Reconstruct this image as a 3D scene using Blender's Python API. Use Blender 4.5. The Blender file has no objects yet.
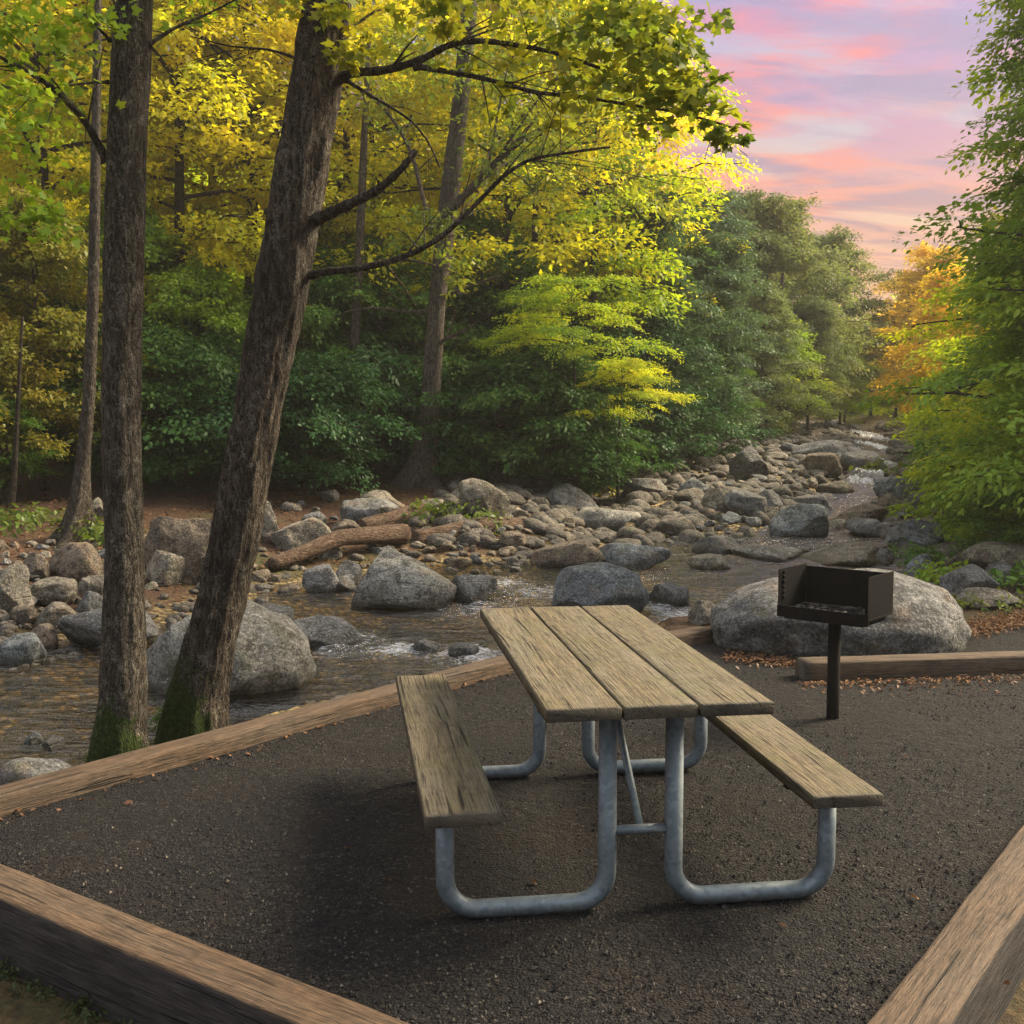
import bpy, bmesh, math, random
import numpy as np
from mathutils import Vector, Matrix

random.seed(7)
RNG = np.random.default_rng(11)
R = math.radians
C = bpy.context.scene.collection

# ------------------------------------------------------------------ camera model (fitted to the picnic table)
F_PX, PITCH, CAM_H = 1083.5, 0.0777, 1.598
SUN_AZ, SUN_EL = R(66), R(39)


def ray(px, py):
    x, u = (px - 512) / F_PX, (512 - py) / F_PX
    cp, sp = math.cos(PITCH), math.sin(PITCH)
    d = np.array([x, cp + u * sp, -sp + u * cp])
    return d


def at(px, py, z=0.0):
    d = ray(px, py)
    t = (z - CAM_H) / d[2]
    return Vector((d[0] * t, d[1] * t, z))


def at_y(px, py, Y):
    d = ray(px, py)
    t = Y / d[1]
    return Vector((d[0] * t, Y, CAM_H + d[2] * t))


# ------------------------------------------------------------------ noise
def _h(ix, iy, iz, s):
    n = (ix * 374761393 + iy * 668265263 + iz * 2147483647 + s * 974634777) & 0x7FFFFFFF
    n = ((n ^ (n >> 13)) * 1274126177) & 0x7FFFFFFF
    n = ((n ^ (n >> 16)) * 374761393) & 0x7FFFFFFF
    return ((n ^ (n >> 11)) & 0xFFFF) / 65535.0


def vnoise(P, s=0):
    P = np.asarray(P, float)
    I = np.floor(P).astype(np.int64)
    f = P - I
    f = f * f * (3 - 2 * f)
    x, y, z = I[:, 0], I[:, 1], I[:, 2]
    out = 0
    for a in (0, 1):
        for b in (0, 1):
            for c in (0, 1):
                w = (f[:, 0] if a else 1 - f[:, 0]) * (f[:, 1] if b else 1 - f[:, 1]) * (f[:, 2] if c else 1 - f[:, 2])
                out = out + w * _h(x + a, y + b, z + c, s)
    return out * 2 - 1


def fbm(P, oct=4, s=0):
    P = np.asarray(P, float)
    o, a, t = 0, 1.0, 0
    for k in range(oct):
        o = o + a * vnoise(P * 2.0 ** k, s + k)
        t += a
        a *= 0.5
    return o / t


def sm(x, a=0.0, b=1.0):
    t = np.clip((np.asarray(x, float) - a) / (b - a), 0, 1)
    return t * t * (3 - 2 * t)


# ------------------------------------------------------------------ terrain
LY = np.array([-15, 6, 8, 9.4, 11.3, 13.3, 15.2, 16, 17, 19, 22, 30, 36, 45, 60, 120])
LX = np.array([-12, -12, -6.0, -4.3, -3.3, -2.4, -.8, .9, 1.7, 2.0, 2.2, 3.8, 8.0, 11.7, 15.5, 32])
RY = np.array([-15, 4, 5.4, 6.8, 7.6, 8.7, 9.6, 10.2, 11.5, 13, 15, 18, 22, 30, 36, 45, 60, 120])
RX = np.array([-9, -3.6, -2.85, -2.1, -1.65, -.75, .2, 1.4, 2.7, 3.8, 5.4, 7.6, 9, 11.8, 13.8, 16.4, 20.5, 38])
WY = np.array([-15, 9.7, 10.3, 12, 12.8, 18, 20, 22, 26, 30, 36, 45, 60, 120])
WZ = np.array([-.5, -.5, -.45, -.43, -.36, -.34, -.24, -.1, .25, .55, .95, 1.4, 1.95, 4.2])
CY = np.array([16, 18, 20, 22, 26, 30, 36, 45, 60, 120])
CX = np.array([3.6, 4.6, 5.6, 6.7, 8.5, 9.9, 12.0, 14.8, 18.5, 35])


def zw(Y):
    return np.interp(Y, WY, WZ)


def dist_poly(X, Y, px, py):
    best = np.full(X.shape, 1e9)
    for i in range(len(px) - 1):
        ax, ay, bx, by = px[i], py[i], px[i + 1], py[i + 1]
        dx, dy = bx - ax, by - ay
        t = np.clip(((X - ax) * dx + (Y - ay) * dy) / (dx * dx + dy * dy), 0, 1)
        best = np.minimum(best, np.hypot(X - ax - t * dx, Y - ay - t * dy))
    return best


# timber lines on the pad
TB0, TB1 = at(0, 818), at(500, 676)             # foot of the back timber, pad side
NL0, NL1 = at(0, 862, .07), at(415, 1024, .07)  # pad side top edge of the near timber
NR0, NR1 = at(1024, 822, .07), at(865, 1024, .07)


def side(p0, p1, X, Y):
    d = (p1 - p0).normalized()
    return d.x * (Y - p0.y) - d.y * (X - p0.x)


def terrain(X, Y):
    X = np.atleast_1d(np.asarray(X, float))
    Y = np.atleast_1d(np.asarray(Y, float))
    w = zw(Y)
    xl, xr = np.interp(Y, LY, LX), np.interp(Y, RY, RX)
    dl, dr = dist_poly(X, Y, LX, LY), dist_poly(X, Y, RX, RY)
    inside = (X > xl) & (X < xr)
    di = np.minimum(dl, dr)
    P = np.stack([X, Y, np.zeros_like(X)], 1)
    n1, n2 = fbm(P * .35, 3, 3), fbm(P * 1.6, 3, 5)
    up = sm(Y, 16.5, 19.5)
    pool = w - .04 - .36 * sm(di, 0, 1.1) + .05 * n2
    xc = np.interp(Y, CY, CX)
    dry = w + .16 + .12 * n2 - .5 * np.exp(-((X - xc) / .6) ** 2)
    bed = pool * (1 - up) + dry * up
    left = w - .04 + .5 * sm(dl, 0, 2.6) + .06 * np.maximum(0, dl - 2.6) + .30 * np.maximum(0, dl - 11) + .10 * n1 * sm(dl, 0, 2) + .05 * n2
    rb = w - .04 + .5 * sm(dr, 0, 2.0) + .07 * np.maximum(0, dr - 2) + .30 * np.maximum(0, dr - 10) + .10 * n1 * sm(dr, 0, 2) + .05 * n2
    flat = w * (1 - sm(dr, 0, .8)) - .02 + .02 * n2
    k = sm(Y, 8.8, 12.5)
    right = flat * (1 - k) + rb * k
    h = np.where(inside, bed, np.where(X <= xl, left, right))
    out = np.maximum(sm(side(NL0, NL1, X, Y), .05, -.05), sm(side(NR0, NR1, X, Y), -.05, .05)) * (Y < 6)
    h = np.where(out > 0, h * (1 - out) + (-.17 + .02 * n2) * out, h)
    behind = side(TB0, TB1, X, Y)
    h = np.where((behind > .1) & (behind < 1.8) & (Y < 9.4) & (X < 1.3) & (X > xr), np.minimum(h, -.26 - .2 * sm(X, -1.6, -.8) + .05 * n2), h)
    inpad = (behind < .1) & (out < .5) & (X > -3.5) & (Y < 8.6)
    h = np.where(inpad, np.minimum(h, -.05), h)
    return h


def hit(px, py):
    """where the ray through a pixel of the photograph meets the ground"""
    d = ray(px, py)
    t = np.geomspace(2, 200, 1500)
    X, Y, Z = d[0] * t, d[1] * t, CAM_H + d[2] * t
    h = terrain(X, Y)
    xr, xl = np.interp(Y, RY, RX), np.interp(Y, LY, LX)
    h = np.where((X > xl) & (X < xr), np.maximum(h, zw(Y) - .02), h)
    k = np.argmax(Z < h) if (Z < h).any() else len(t) - 1
    return Vector((X[k], Y[k], float(h[k])))


# ------------------------------------------------------------------ object helpers
def put(name, mesh, mat=None, parent=None, loc=None):
    o = bpy.data.objects.new(name, mesh)
    C.objects.link(o)
    if mat is not None:
        if not mesh.materials:
            mesh.materials.append(mat)
        elif mesh.materials[0] is not mat:
            o.material_slots[0].link = 'OBJECT'
            o.material_slots[0].material = mat
    if parent is not None:
        o.parent = parent
    if loc is not None:
        o.location = loc
    return o


def tag(o, label=None, cat=None, group=None, kind=None):
    for k, v in (('label', label), ('category', cat), ('group', group), ('kind', kind)):
        if v:
            o[k] = v
    return o


def empty(name, loc=(0, 0, 0), rz=0.0):
    o = bpy.data.objects.new(name, None)
    C.objects.link(o)
    o.location = loc
    o.rotation_euler = (0, 0, rz)
    o.empty_display_size = .1
    return o


def raw_mesh(name, V, F, smooth=True):
    me = bpy.data.meshes.new(name)
    me.from_pydata([tuple(v) for v in V], [], [tuple(f) for f in F])
    if smooth:
        me.polygons.foreach_set('use_smooth', [True] * len(me.polygons))
    me.update()
    return me


def array_mesh(name, V, k, attr=None, smooth=False):
    """V (n*k,3): n separate faces of k corners each"""
    n = len(V) // k
    me = bpy.data.meshes.new(name)
    me.vertices.add(n * k)
    me.vertices.foreach_set('co', V.astype(np.float32).ravel())
    me.loops.add(n * k)
    me.loops.foreach_set('vertex_index', np.arange(n * k, dtype=np.int32))
    me.polygons.add(n)
    me.polygons.foreach_set('loop_start', np.arange(0, n * k, k, dtype=np.int32))
    me.polygons.foreach_set('loop_total', np.full(n, k, dtype=np.int32))
    if attr is not None:
        a = me.attributes.new('tone', 'FLOAT', 'POINT')
        a.data.foreach_set('value', np.repeat(attr, k).astype(np.float32))
    me.update(calc_edges=True)
    me.validate()
    return me


def grid_mesh(name, X, Y, Z, attrs=None):
    r, c = X.shape
    V = np.stack([X, Y, Z], -1).reshape(-1, 3)
    i = np.arange(r * c).reshape(r, c)
    Fq = np.stack([i[:-1, :-1], i[:-1, 1:], i[1:, 1:], i[1:, :-1]], -1).reshape(-1, 4)
    me = bpy.data.meshes.new(name)
    me.vertices.add(len(V))
    me.vertices.foreach_set('co', V.astype(np.float32).ravel())
    me.loops.add(len(Fq) * 4)
    me.loops.foreach_set('vertex_index', Fq.astype(np.int32).ravel())
    me.polygons.add(len(Fq))
    me.polygons.foreach_set('loop_start', np.arange(0, len(Fq) * 4, 4, dtype=np.int32))
    me.polygons.foreach_set('loop_total', np.full(len(Fq), 4, dtype=np.int32))
    for k, v in (attrs or {}).items():
        a = me.attributes.new(k, 'FLOAT', 'POINT')
        a.data.foreach_set('value', np.asarray(v, np.float32).ravel())
    me.update(calc_edges=True)
    me.polygons.foreach_set('use_smooth', [True] * len(Fq))
    return me


class MB:
    """collects boxes and tubes, then makes ONE mesh"""

    def __init__(s):
        s.V, s.F = [], []

    def tube(s, pts, rad, n=8, cap=True):
        pts = [Vector(p) for p in pts]
        base = len(s.V)
        up = None
        for i, p in enumerate(pts):
            t = (pts[min(i + 1, len(pts) - 1)] - pts[max(i - 1, 0)])
            t = t.normalized() if t.length > 1e-9 else Vector((0, 0, 1))
            if up is None:
                up = Vector((1, 0, 0)) if abs(t.x) < .8 else Vector((0, 1, 0))
            a = (up - t * up.dot(t)).normalized()
            up = a
            b = t.cross(a)
            r = rad[i] if hasattr(rad, '__len__') else rad
            for k in range(n):
                w = 2 * math.pi * k / n
                s.V.append(p + a * (r * math.cos(w)) + b * (r * math.sin(w)))
        for i in range(len(pts) - 1):
            for k in range(n):
                k2 = (k + 1) % n
                s.F.append((base + i * n + k, base + i * n + k2, base + (i + 1) * n + k2, base + (i + 1) * n + k))
        if cap:
            s.F.append([base + k for k in range(n)][::-1])
            s.F.append([base + (len(pts) - 1) * n + k for k in range(n)])
        return s

    def box(s, lo, hi, M=None):
        b = len(s.V)
        for z in (lo[2], hi[2]):
            for x, y in ((lo[0], lo[1]), (hi[0], lo[1]), (hi[0], hi[1]), (lo[0], hi[1])):
                v = Vector((x, y, z))
                s.V.append(M @ v if M else v)
        for f in ((3, 2, 1, 0), (4, 5, 6, 7), (0, 1, 5, 4), (1, 2, 6, 5), (2, 3, 7, 6), (3, 0, 4, 7)):
            s.F.append(tuple(b + i for i in f))
        return s

    def mesh(s, name, smooth=True, bevel=0, seg=2):
        me = raw_mesh(name, s.V, s.F, smooth)
        if bevel:
            bm = bmesh.new()
            bm.from_mesh(me)
            bmesh.ops.bevel(bm, geom=[e for e in bm.edges if e.calc_face_angle(0) > .6], offset=bevel, segments=seg, affect='EDGES', profile=.6)
            bm.to_mesh(me)
            bm.free()
            me.polygons.foreach_set('use_smooth', [smooth] * len(me.polygons))
        return me


def bend(pts, r, n=8):
    """polyline with rounded corners"""
    pts = [Vector(p) for p in pts]
    out = [pts[0]]
    for i in range(1, len(pts) - 1):
        a, b = (pts[i - 1] - pts[i]).normalized(), (pts[i + 1] - pts[i]).normalized()
        p0, p2 = pts[i] + a * r, pts[i] + b * r
        cen = pts[i] + (a + b) * r
        for k in range(n + 1):
            w = math.pi / 2 * k / n
            out.append(cen - b * r * math.cos(w) - a * r * math.sin(w))
    out.append(pts[-1])
    return out


# ------------------------------------------------------------------ materials
def new_mat(name):
    m = bpy.data.materials.new(name)
    m.use_nodes = True
    nt = m.node_tree
    nt.nodes.clear()
    return m, nt


class NT:
    def __init__(s, nt):
        s.nt = nt

    def n(s, t, **kw):
        nd = s.nt.nodes.new(t)
        for k, v in kw.items():
            if k in nd.inputs:
                s.set(nd.inputs[k], v)
            else:
                setattr(nd, k, v)
        return nd

    def set(s, inp, v):
        if isinstance(v, bpy.types.NodeSocket):
            s.nt.links.new(v, inp)
        elif isinstance(v, (tuple, list)) and len(v) == 3 and inp.type == 'RGBA':
            inp.default_value = (*v, 1)
        else:
            inp.default_value = v

    def math(s, op, a, b=0.0, c=None, clamp=False):
        nd = s.nt.nodes.new('ShaderNodeMath')
        nd.operation = op
        nd.use_clamp = clamp
        s.set(nd.inputs[0], a)
        s.set(nd.inputs[1], b)
        if c is not None:
            s.set(nd.inputs[2], c)
        return nd.outputs[0]

    def mix(s, f, a, b, mode='MIX'):
        nd = s.nt.nodes.new('ShaderNodeMix')
        nd.data_type = 'RGBA'
        nd.blend_type = mode
        nd.clamp_factor = True
        s.set(nd.inputs[0], f)
        s.set(nd.inputs[6], a)
        s.set(nd.inputs[7], b)
        return nd.outputs[2]

    def ramp(s, f, stops, interp='LINEAR'):
        nd = s.nt.nodes.new('ShaderNodeValToRGB')
        nd.color_ramp.interpolation = interp
        e = nd.color_ramp.elements
        while len(e) < len(stops):
            e.new(.5)
        for el, (p, c) in zip(e, stops):
            el.position = p
            el.color = (*c, 1) if hasattr(c, '__len__') else (c, c, c, 1)
        s.set(nd.inputs[0], f)
        return nd.outputs[0]

    def noise(s, vec, scale, detail=4, rough=.55, dist=0.0, out=0):
        nd = s.nt.nodes.new('ShaderNodeTexNoise')
        s.set(nd.inputs['Vector'], vec)
        s.set(nd.inputs['Scale'], scale)
        nd.inputs['Detail'].default_value = detail
        nd.inputs['Roughness'].default_value = rough
        nd.inputs['Distortion'].default_value = dist
        return nd.outputs[out]

    def voro(s, vec, scale, feature='F1', out=0, rand=1.0):
        nd = s.nt.nodes.new('ShaderNodeTexVoronoi')
        nd.feature = feature
        s.set(nd.inputs['Vector'], vec)
        nd.inputs['Scale'].default_value = scale
        nd.inputs['Randomness'].default_value = rand
        return nd.outputs[out]

    def scale(s, vec, sc, loc=None):
        nd = s.nt.nodes.new('ShaderNodeMapping')
        s.set(nd.inputs['Vector'], vec)
        nd.inputs['Scale'].default_value = sc
        if loc is not None:
            s.set(nd.inputs['Location'], loc)
        return nd.outputs[0]

    def bump(s, h, strength, dist, normal=None):
        nd = s.nt.nodes.new('ShaderNodeBump')
        nd.inputs['Strength'].default_value = strength
        nd.inputs['Distance'].default_value = dist
        s.set(nd.inputs['Height'], h)
        if normal is not None:
            s.set(nd.inputs['Normal'], normal)
        return nd.outputs[0]

    def pos(s):
        return s.n('ShaderNodeNewGeometry').outputs['Position']

    def obj(s):
        return s.n('ShaderNodeTexCoord').outputs['Object']

    def rnd(s):
        return s.n('ShaderNodeObjectInfo').outputs['Random']

    def attr(s, name):
        return s.n('ShaderNodeAttribute', attribute_name=name).outputs['Fac']

    def out(s, sh, vol=None):
        o = s.n('ShaderNodeOutputMaterial')
        if sh is not None:
            s.nt.links.new(sh, o.inputs['Surface'])
        if vol is not None:
            s.nt.links.new(vol, o.inputs['Volume'])

    def bsdf(s, col, rough=.8, normal=None, spec=.3, metal=0.0):
        b = s.n('ShaderNodeBsdfPrincipled')
        s.set(b.inputs['Base Color'], col)
        s.set(b.inputs['Roughness'], rough)
        s.set(b.inputs['Specular IOR Level'], spec)
        s.set(b.inputs['Metallic'], metal)
        if normal is not None:
            s.set(b.inputs['Normal'], normal)
        return b.outputs[0]


def mat_leaf(name, cols, trans=.45, patch=1.0):
    m, nt = new_mat(name)
    g = NT(nt)
    t = g.attr('tone')
    p = g.noise(g.pos(), .55 * patch, 2)
    f = g.math('ADD', g.math('MULTIPLY', t, .55), g.math('MULTIPLY', g.math('SUBTRACT', p, .28), .9), clamp=True)
    f = g.math('ADD', f, g.math('MULTIPLY', g.math('SUBTRACT', g.rnd(), .5), .25), clamp=True)
    st = [(i / (len(cols) - 1), c) for i, c in enumerate(cols)]
    col = g.ramp(f, st)
    d = g.n('ShaderNodeBsdfDiffuse')
    g.set(d.inputs['Color'], col)
    tr = g.n('ShaderNodeBsdfTranslucent')
    g.set(tr.inputs['Color'], g.mix(1.0, col, (1.0, .95, .6), 'MULTIPLY'))
    mx = g.n('ShaderNodeMixShader')
    mx.inputs[0].default_value = trans
    nt.links.new(d.outputs[0], mx.inputs[1])
    nt.links.new(tr.outputs[0], mx.inputs[2])
    gl = g.n('ShaderNodeBsdfGlossy')
    gl.inputs['Roughness'].default_value = .45
    gl.inputs['Color'].default_value = (.8, .8, .8, 1)
    m2 = g.n('ShaderNodeMixShader')
    m2.inputs[0].default_value = .018
    nt.links.new(mx.outputs[0], m2.inputs[1])
    nt.links.new(gl.outputs[0], m2.inputs[2])
    g.out(m2.outputs[0])
    return m


def mat_wood(name, dark, light, weather, scale=1.0, algae=None, st=2.0):
    m, nt = new_mat(name)
    g = NT(nt)
    v = g.obj()
    r = g.rnd()
    off = g.n('ShaderNodeCombineXYZ')
    g.set(off.inputs[0], g.math('MULTIPLY', r, 37.0))
    g.set(off.inputs[1], g.math('MULTIPLY', r, 91.0))
    vv = g.n('ShaderNodeVectorMath', operation='ADD')
    g.set(vv.inputs[0], v)
    nt.links.new(off.outputs[0], vv.inputs[1])
    v = vv.outputs[0]
    warp = g.noise(g.scale(v, (3, .8, 3)), 1.0, 2)
    wv = g.n('ShaderNodeVectorMath', operation='ADD')
    g.set(wv.inputs[0], v)
    cmb = g.n('ShaderNodeCombineXYZ')
    g.set(cmb.inputs[0], g.math('MULTIPLY', g.math('SUBTRACT', warp, .5), .045))
    nt.links.new(cmb.outputs[0], wv.inputs[1])
    gv = wv.outputs[0]
    grain = g.noise(g.scale(gv, (85 * scale, 1.7 * st * scale, 85 * scale)), 1.0, 4, .65)
    fine = g.noise(g.scale(gv, (260 * scale, 6 * st * scale, 260 * scale)), 1.0, 3, .6)
    broad = g.noise(g.scale(v, (9, 1.2, 9)), 1.0, 3)
    mott = g.noise(v, 7.0, 4, .65)
    crack = g.noise(g.scale(gv, (48 * scale, .6 * st * scale, 48 * scale), (3, 7, 1)), 1.0, 2, .5)
    cmask = g.ramp(crack, [(.30, 1.0), (.35, 0.0)])
    f = g.math('ADD', g.math('MULTIPLY', grain, .8), g.math('MULTIPLY', fine, .35))
    col = g.ramp(f, [(.36, dark), (.72, light)])
    col = g.mix(g.ramp(broad, [(.4, 0.0), (.7, .6)]), col, weather)
    if algae:
        col = g.mix(g.ramp(mott, [(.46, 0.0), (.68, .6)]), col, algae)
    col = g.mix(g.ramp(g.noise(v, 22.0, 3), [(.3, .4), (.5, 0.0)]), col, dark)
    col = g.mix(cmask, col, (.02, .014, .01))
    c2 = g.noise(g.scale(gv, (130 * scale, 1.8 * st * scale, 130 * scale), (1, 2, 9)), 1.0, 3, .55)
    col = g.mix(g.ramp(c2, [(.36, .85), (.45, 0.0)]), col, (.026, .019, .012))
    col = g.mix(g.math('MULTIPLY', g.attr('endgrain'), .8), col, g.ramp(mott, [(.35, (.03, .027, .023)), (.65, (.10, .085, .065))]))
    sn = g.math('ADD', g.attr('outer_dark'), g.math('MULTIPLY', g.math('SUBTRACT', g.noise(g.scale(v, (1, .35, 1)), 14.0, 4, .65), .5), .7))
    col = g.mix(g.ramp(sn, [(.4, 0.0), (.75, .92)]), col, g.ramp(g.noise(g.scale(v, (3, .5, 3)), 16.0, 4), [(.35, (.012, .011, .012)), (.7, (.045, .040, .038))]))  # mixes the marked outer face towards near-black, broken up by noise
    hgt = g.math('SUBTRACT', f, g.math('MULTIPLY', cmask, 1.3))
    nrm = g.bump(hgt, 1.0, .011)
    g.out(g.bsdf(col, .78, nrm, .25))
    return m


def mat_rock():
    m, nt = new_mat('river_rock')
    g = NT(nt)
    p = g.pos()
    oi = g.n('ShaderNodeObjectInfo')
    tint = oi.outputs['Color']
    r = oi.outputs['Random']
    off = g.n('ShaderNodeCombineXYZ')
    for k, w in enumerate((13.0, 57.0, 31.0)):
        g.set(off.inputs[k], g.math('MULTIPLY', r, w))
    a = g.n('ShaderNodeVectorMath', operation='ADD')
    g.set(a.inputs[0], p)
    nt.links.new(off.outputs[0], a.inputs[1])
    v = a.outputs[0]
    big = g.noise(v, 1.7, 5, .6, .6)
    med = g.noise(v, 9.0, 6, .7)
    fin = g.noise(v, 42.0, 5, .75)
    col = g.ramp(big, [(.3, (.068, .067, .065)), (.5, (.165, .162, .154)), (.7, (.32, .308, .285))])
    col = g.mix(g.ramp(med, [(.40, .9), (.51, 0.0)]), col, (.05, .047, .042))
    col = g.mix(g.ramp(g.noise(v, 4.2, 5, .65, .4), [(.55, 0.0), (.66, .65)]), col, (.42, .40, .36))
    col = g.mix(g.ramp(g.noise(v, 2.6, 4, .6), [(.56, 0.0), (.72, .55)]), col, (.26, .16, .085))
    col = g.mix(g.ramp(fin, [(.38, .8), (.5, 0.0)]), col, (.045, .042, .038))
    col = g.mix(g.ramp(fin, [(.54, 0.0), (.66, .7)]), col, (.46, .45, .42))
    col = g.mix(1.0, col, tint, 'MULTIPLY')
    col = g.mix(g.ramp(g.noise(v, 3.1, 5, .7), [(.57, 0.0), (.68, .55)]), col, (.07, .075, .022))
    # damp dark band with algae where the rock leaves the water: water level as an attribute of the object
    al = g.n('ShaderNodeAttribute', attribute_name='wetline')
    al.attribute_type = 'OBJECT'
    wz = g.math('SUBTRACT', g.n('ShaderNodeSeparateXYZ', Vector=p).outputs[2], al.outputs['Fac'])
    wz = g.math('ADD', wz, g.math('MULTIPLY', g.math('SUBTRACT', g.noise(v, 5.0, 3), .5), .12))
    wet = g.ramp(g.math('MULTIPLY', wz, 5.0, clamp=True), [(.15, 1.0), (.5, 0.0)])
    col = g.mix(g.math('MULTIPLY', wet, .8), col, g.mix(1.0, col, (.34, .32, .24), 'MULTIPLY'))
    vein = g.voro(g.scale(g.n('ShaderNodeVectorMath', operation='ADD', **{}).outputs[0] if False else v, (.7, .9, 2.6)), 1.7, 'DISTANCE_TO_EDGE')
    crk = g.math('MULTIPLY', g.ramp(vein, [(0.0, 1.0), (.03, 0.0)]), g.ramp(big, [(.48, 0.0), (.6, 1.0)]))
    col = g.mix(g.math('MULTIPLY', crk, .22), col, (.05, .045, .04))
    h = g.math('ADD', g.math('MULTIPLY', med, 1.0), g.math('MULTIPLY', fin, .3))
    h = g.math('SUBTRACT', h, g.math('MULTIPLY', crk, .2))
    nrm = g.bump(h, 1.0, .085)
    rough = g.math('SUBTRACT', .85, g.math('MULTIPLY', wet, .55))
    g.out(g.bsdf(col, rough, nrm, .35))
    return m


def mat_bark(name, c0, c1, lichen, moss=False, sc=1.0):
    m, nt = new_mat(name)
    g = NT(nt)
    v = g.obj()
    wv = g.n('ShaderNodeVectorMath', operation='ADD')
    g.set(wv.inputs[0], v)
    nz = g.n('ShaderNodeTexNoise')
    nz.inputs['Scale'].default_value = 6
    g.set(nz.inputs['Vector'], v)
    sc_ = g.n('ShaderNodeVectorMath', operation='SCALE')
    nt.links.new(nz.outputs['Color'], sc_.inputs[0])
    sc_.inputs['Scale'].default_value = .09
    nt.links.new(sc_.outputs[0], wv.inputs[1])
    w = wv.outputs[0]
    ra = g.noise(g.scale(w, (30 * sc, 30 * sc, 3.6 * sc)), 1.0, 4, .6)
    rb_ = g.noise(g.scale(w, (62 * sc, 62 * sc, 11 * sc), (4, 8, 2)), 1.0, 4, .6)
    va = g.math('ABSOLUTE', g.math('SUBTRACT', ra, .5))
    vb = g.math('ABSOLUTE', g.math('SUBTRACT', rb_, .5))
    fine = g.noise(v, 110.0, 4, .7)
    pat = g.noise(g.scale(v, (1, 1, .6)), 21.0, 5, .72)
    h = g.math('ADD', g.math('MULTIPLY', g.ramp(va, [(0, 0.0), (.13, 1.0)]), .6), g.math('MULTIPLY', g.ramp(vb, [(0, 0.0), (.12, 1.0)]), .45))
    col = g.ramp(h, [(.12, c0), (.5, tuple((a_ + b_) / 2 for a_, b_ in zip(c0, c1))), (1.0, c1)])
    col = g.mix(g.ramp(g.math('ADD', g.math('MULTIPLY', pat, .6), g.math('MULTIPLY', fine, .4)), [(.51, 0.0), (.60, .7)]), col, lichen)
    col = g.mix(g.ramp(fine, [(.36, .7), (.5, 0.0)]), col, c0)
    col = g.mix(g.ramp(g.noise(v, 2.2, 3), [(.5, 0.0), (.65, .5)]), col, c0)
    if moss:
        ms = g.attr('moss')
        mk = g.ramp(g.math('ADD', ms, g.math('MULTIPLY', g.math('SUBTRACT', g.noise(v, 16.0, 4, .7), .5), 1.1)), [(.42, 0.0), (.58, 1.0)])
        col = g.mix(mk, col, g.ramp(g.noise(v, 55.0, 3), [(.3, (.012, .024, .005)), (.7, (.055, .08, .012))]))
    nrm = g.bump(g.math('ADD', h, g.math('MULTIPLY', fine, .35)), 1.0, .032 / sc)
    g.out(g.bsdf(col, .9, nrm, .2))
    return m


M = {}
M['rock'] = mat_rock()
M['bark_grey'] = mat_bark('grey_lichen_bark', (.020, .016, .012), (.135, .11, .085), (.26, .23, .19), True)
M['bark_brown'] = mat_bark('furrowed_brown_bark', (.016, .012, .009), (.135, .102, .074), (.25, .22, .18), True)
M['bark_far'] = mat_bark('woodland_bark', (.035, .026, .021), (.185, .142, .112), (.28, .245, .21), False, .6)
M['bark_dark'] = mat_bark('dark_woodland_bark', (.03, .022, .016), (.10, .075, .055), (.14, .12, .10), False, .6)
M['driftwood'] = mat_bark('peeled_log', (.09, .052, .034), (.27, .17, .115), (.33, .25, .18), False, .6)
M['plank'] = mat_wood('weathered_plank', (.036, .028, .018), (.168, .13, .078), (.14, .124, .096), 1.3, (.095, .088, .038))
M['timber'] = mat_wood('edging_timber', (.023, .015, .010), (.122, .076, .045), (.085, .066, .050), .9, None, 3.2)
YEL = [(.36, .45, .02), (.62, .62, .025), (.85, .74, .03), (.88, .66, .04)]
M['leaf_yellow'] = mat_leaf('yellow_leaf', YEL, .66)
M['leaf_gold'] = mat_leaf('golden_green_leaf', [(.15, .28, .02), (.32, .44, .02), (.56, .58, .03), (.72, .60, .03)], .62)
M['leaf_hero'] = mat_leaf('branch_leaf', [(.08, .15, .015), (.17, .23, .02), (.36, .35, .025), (.58, .47, .03)], .6)
M['leaf_lime'] = mat_leaf('lime_leaf', [(.10, .20, .02), (.22, .34, .025), (.42, .44, .03)], .5)
M['leaf_green'] = mat_leaf('green_leaf', [(.05, .12, .02), (.095, .20, .03), (.20, .28, .035)], .42)
M['leaf_shade'] = mat_leaf('mid_green_leaf', [(.025, .075, .016), (.05, .12, .025), (.12, .20, .035)], .36)
M['leaf_fresh'] = mat_leaf('fresh_green_leaf', [(.08, .19, .02), (.16, .31, .025), (.34, .43, .03), (.50, .48, .03)], .62)
M['leaf_dark'] = mat_leaf('dark_green_leaf', [(.02, .06, .016), (.035, .095, .026), (.07, .145, .04)], .3)
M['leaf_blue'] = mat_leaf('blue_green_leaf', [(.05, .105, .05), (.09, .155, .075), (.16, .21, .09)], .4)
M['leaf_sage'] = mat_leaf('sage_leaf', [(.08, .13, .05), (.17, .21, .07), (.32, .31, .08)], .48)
M['leaf_orange'] = mat_leaf('orange_leaf', [(.34, .32, .03), (.66, .46, .03), (.78, .46, .04)], .6)
M['leaf_olive'] = mat_leaf('olive_brown_leaf', [(.10, .14, .02), (.21, .20, .025), (.34, .24, .03)], .4)
M['moss'] = mat_leaf('moss_frond', [(.014, .03, .006), (.03, .055, .009), (.065, .09, .013)], .25)
M['moss_dull'] = mat_leaf('dull_moss', [(.02, .03, .01), (.045, .06, .015), (.09, .09, .02)], .3)
M['grass'] = mat_leaf('bank_grass', [(.05, .09, .012), (.11, .16, .02), (.22, .22, .03)], .4)
M['litter'] = mat_leaf('fallen_leaf', [(.045, .025, .016), (.11, .052, .028), (.18, .095, .045), (.08, .055, .038)], .15, 8)


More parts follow.
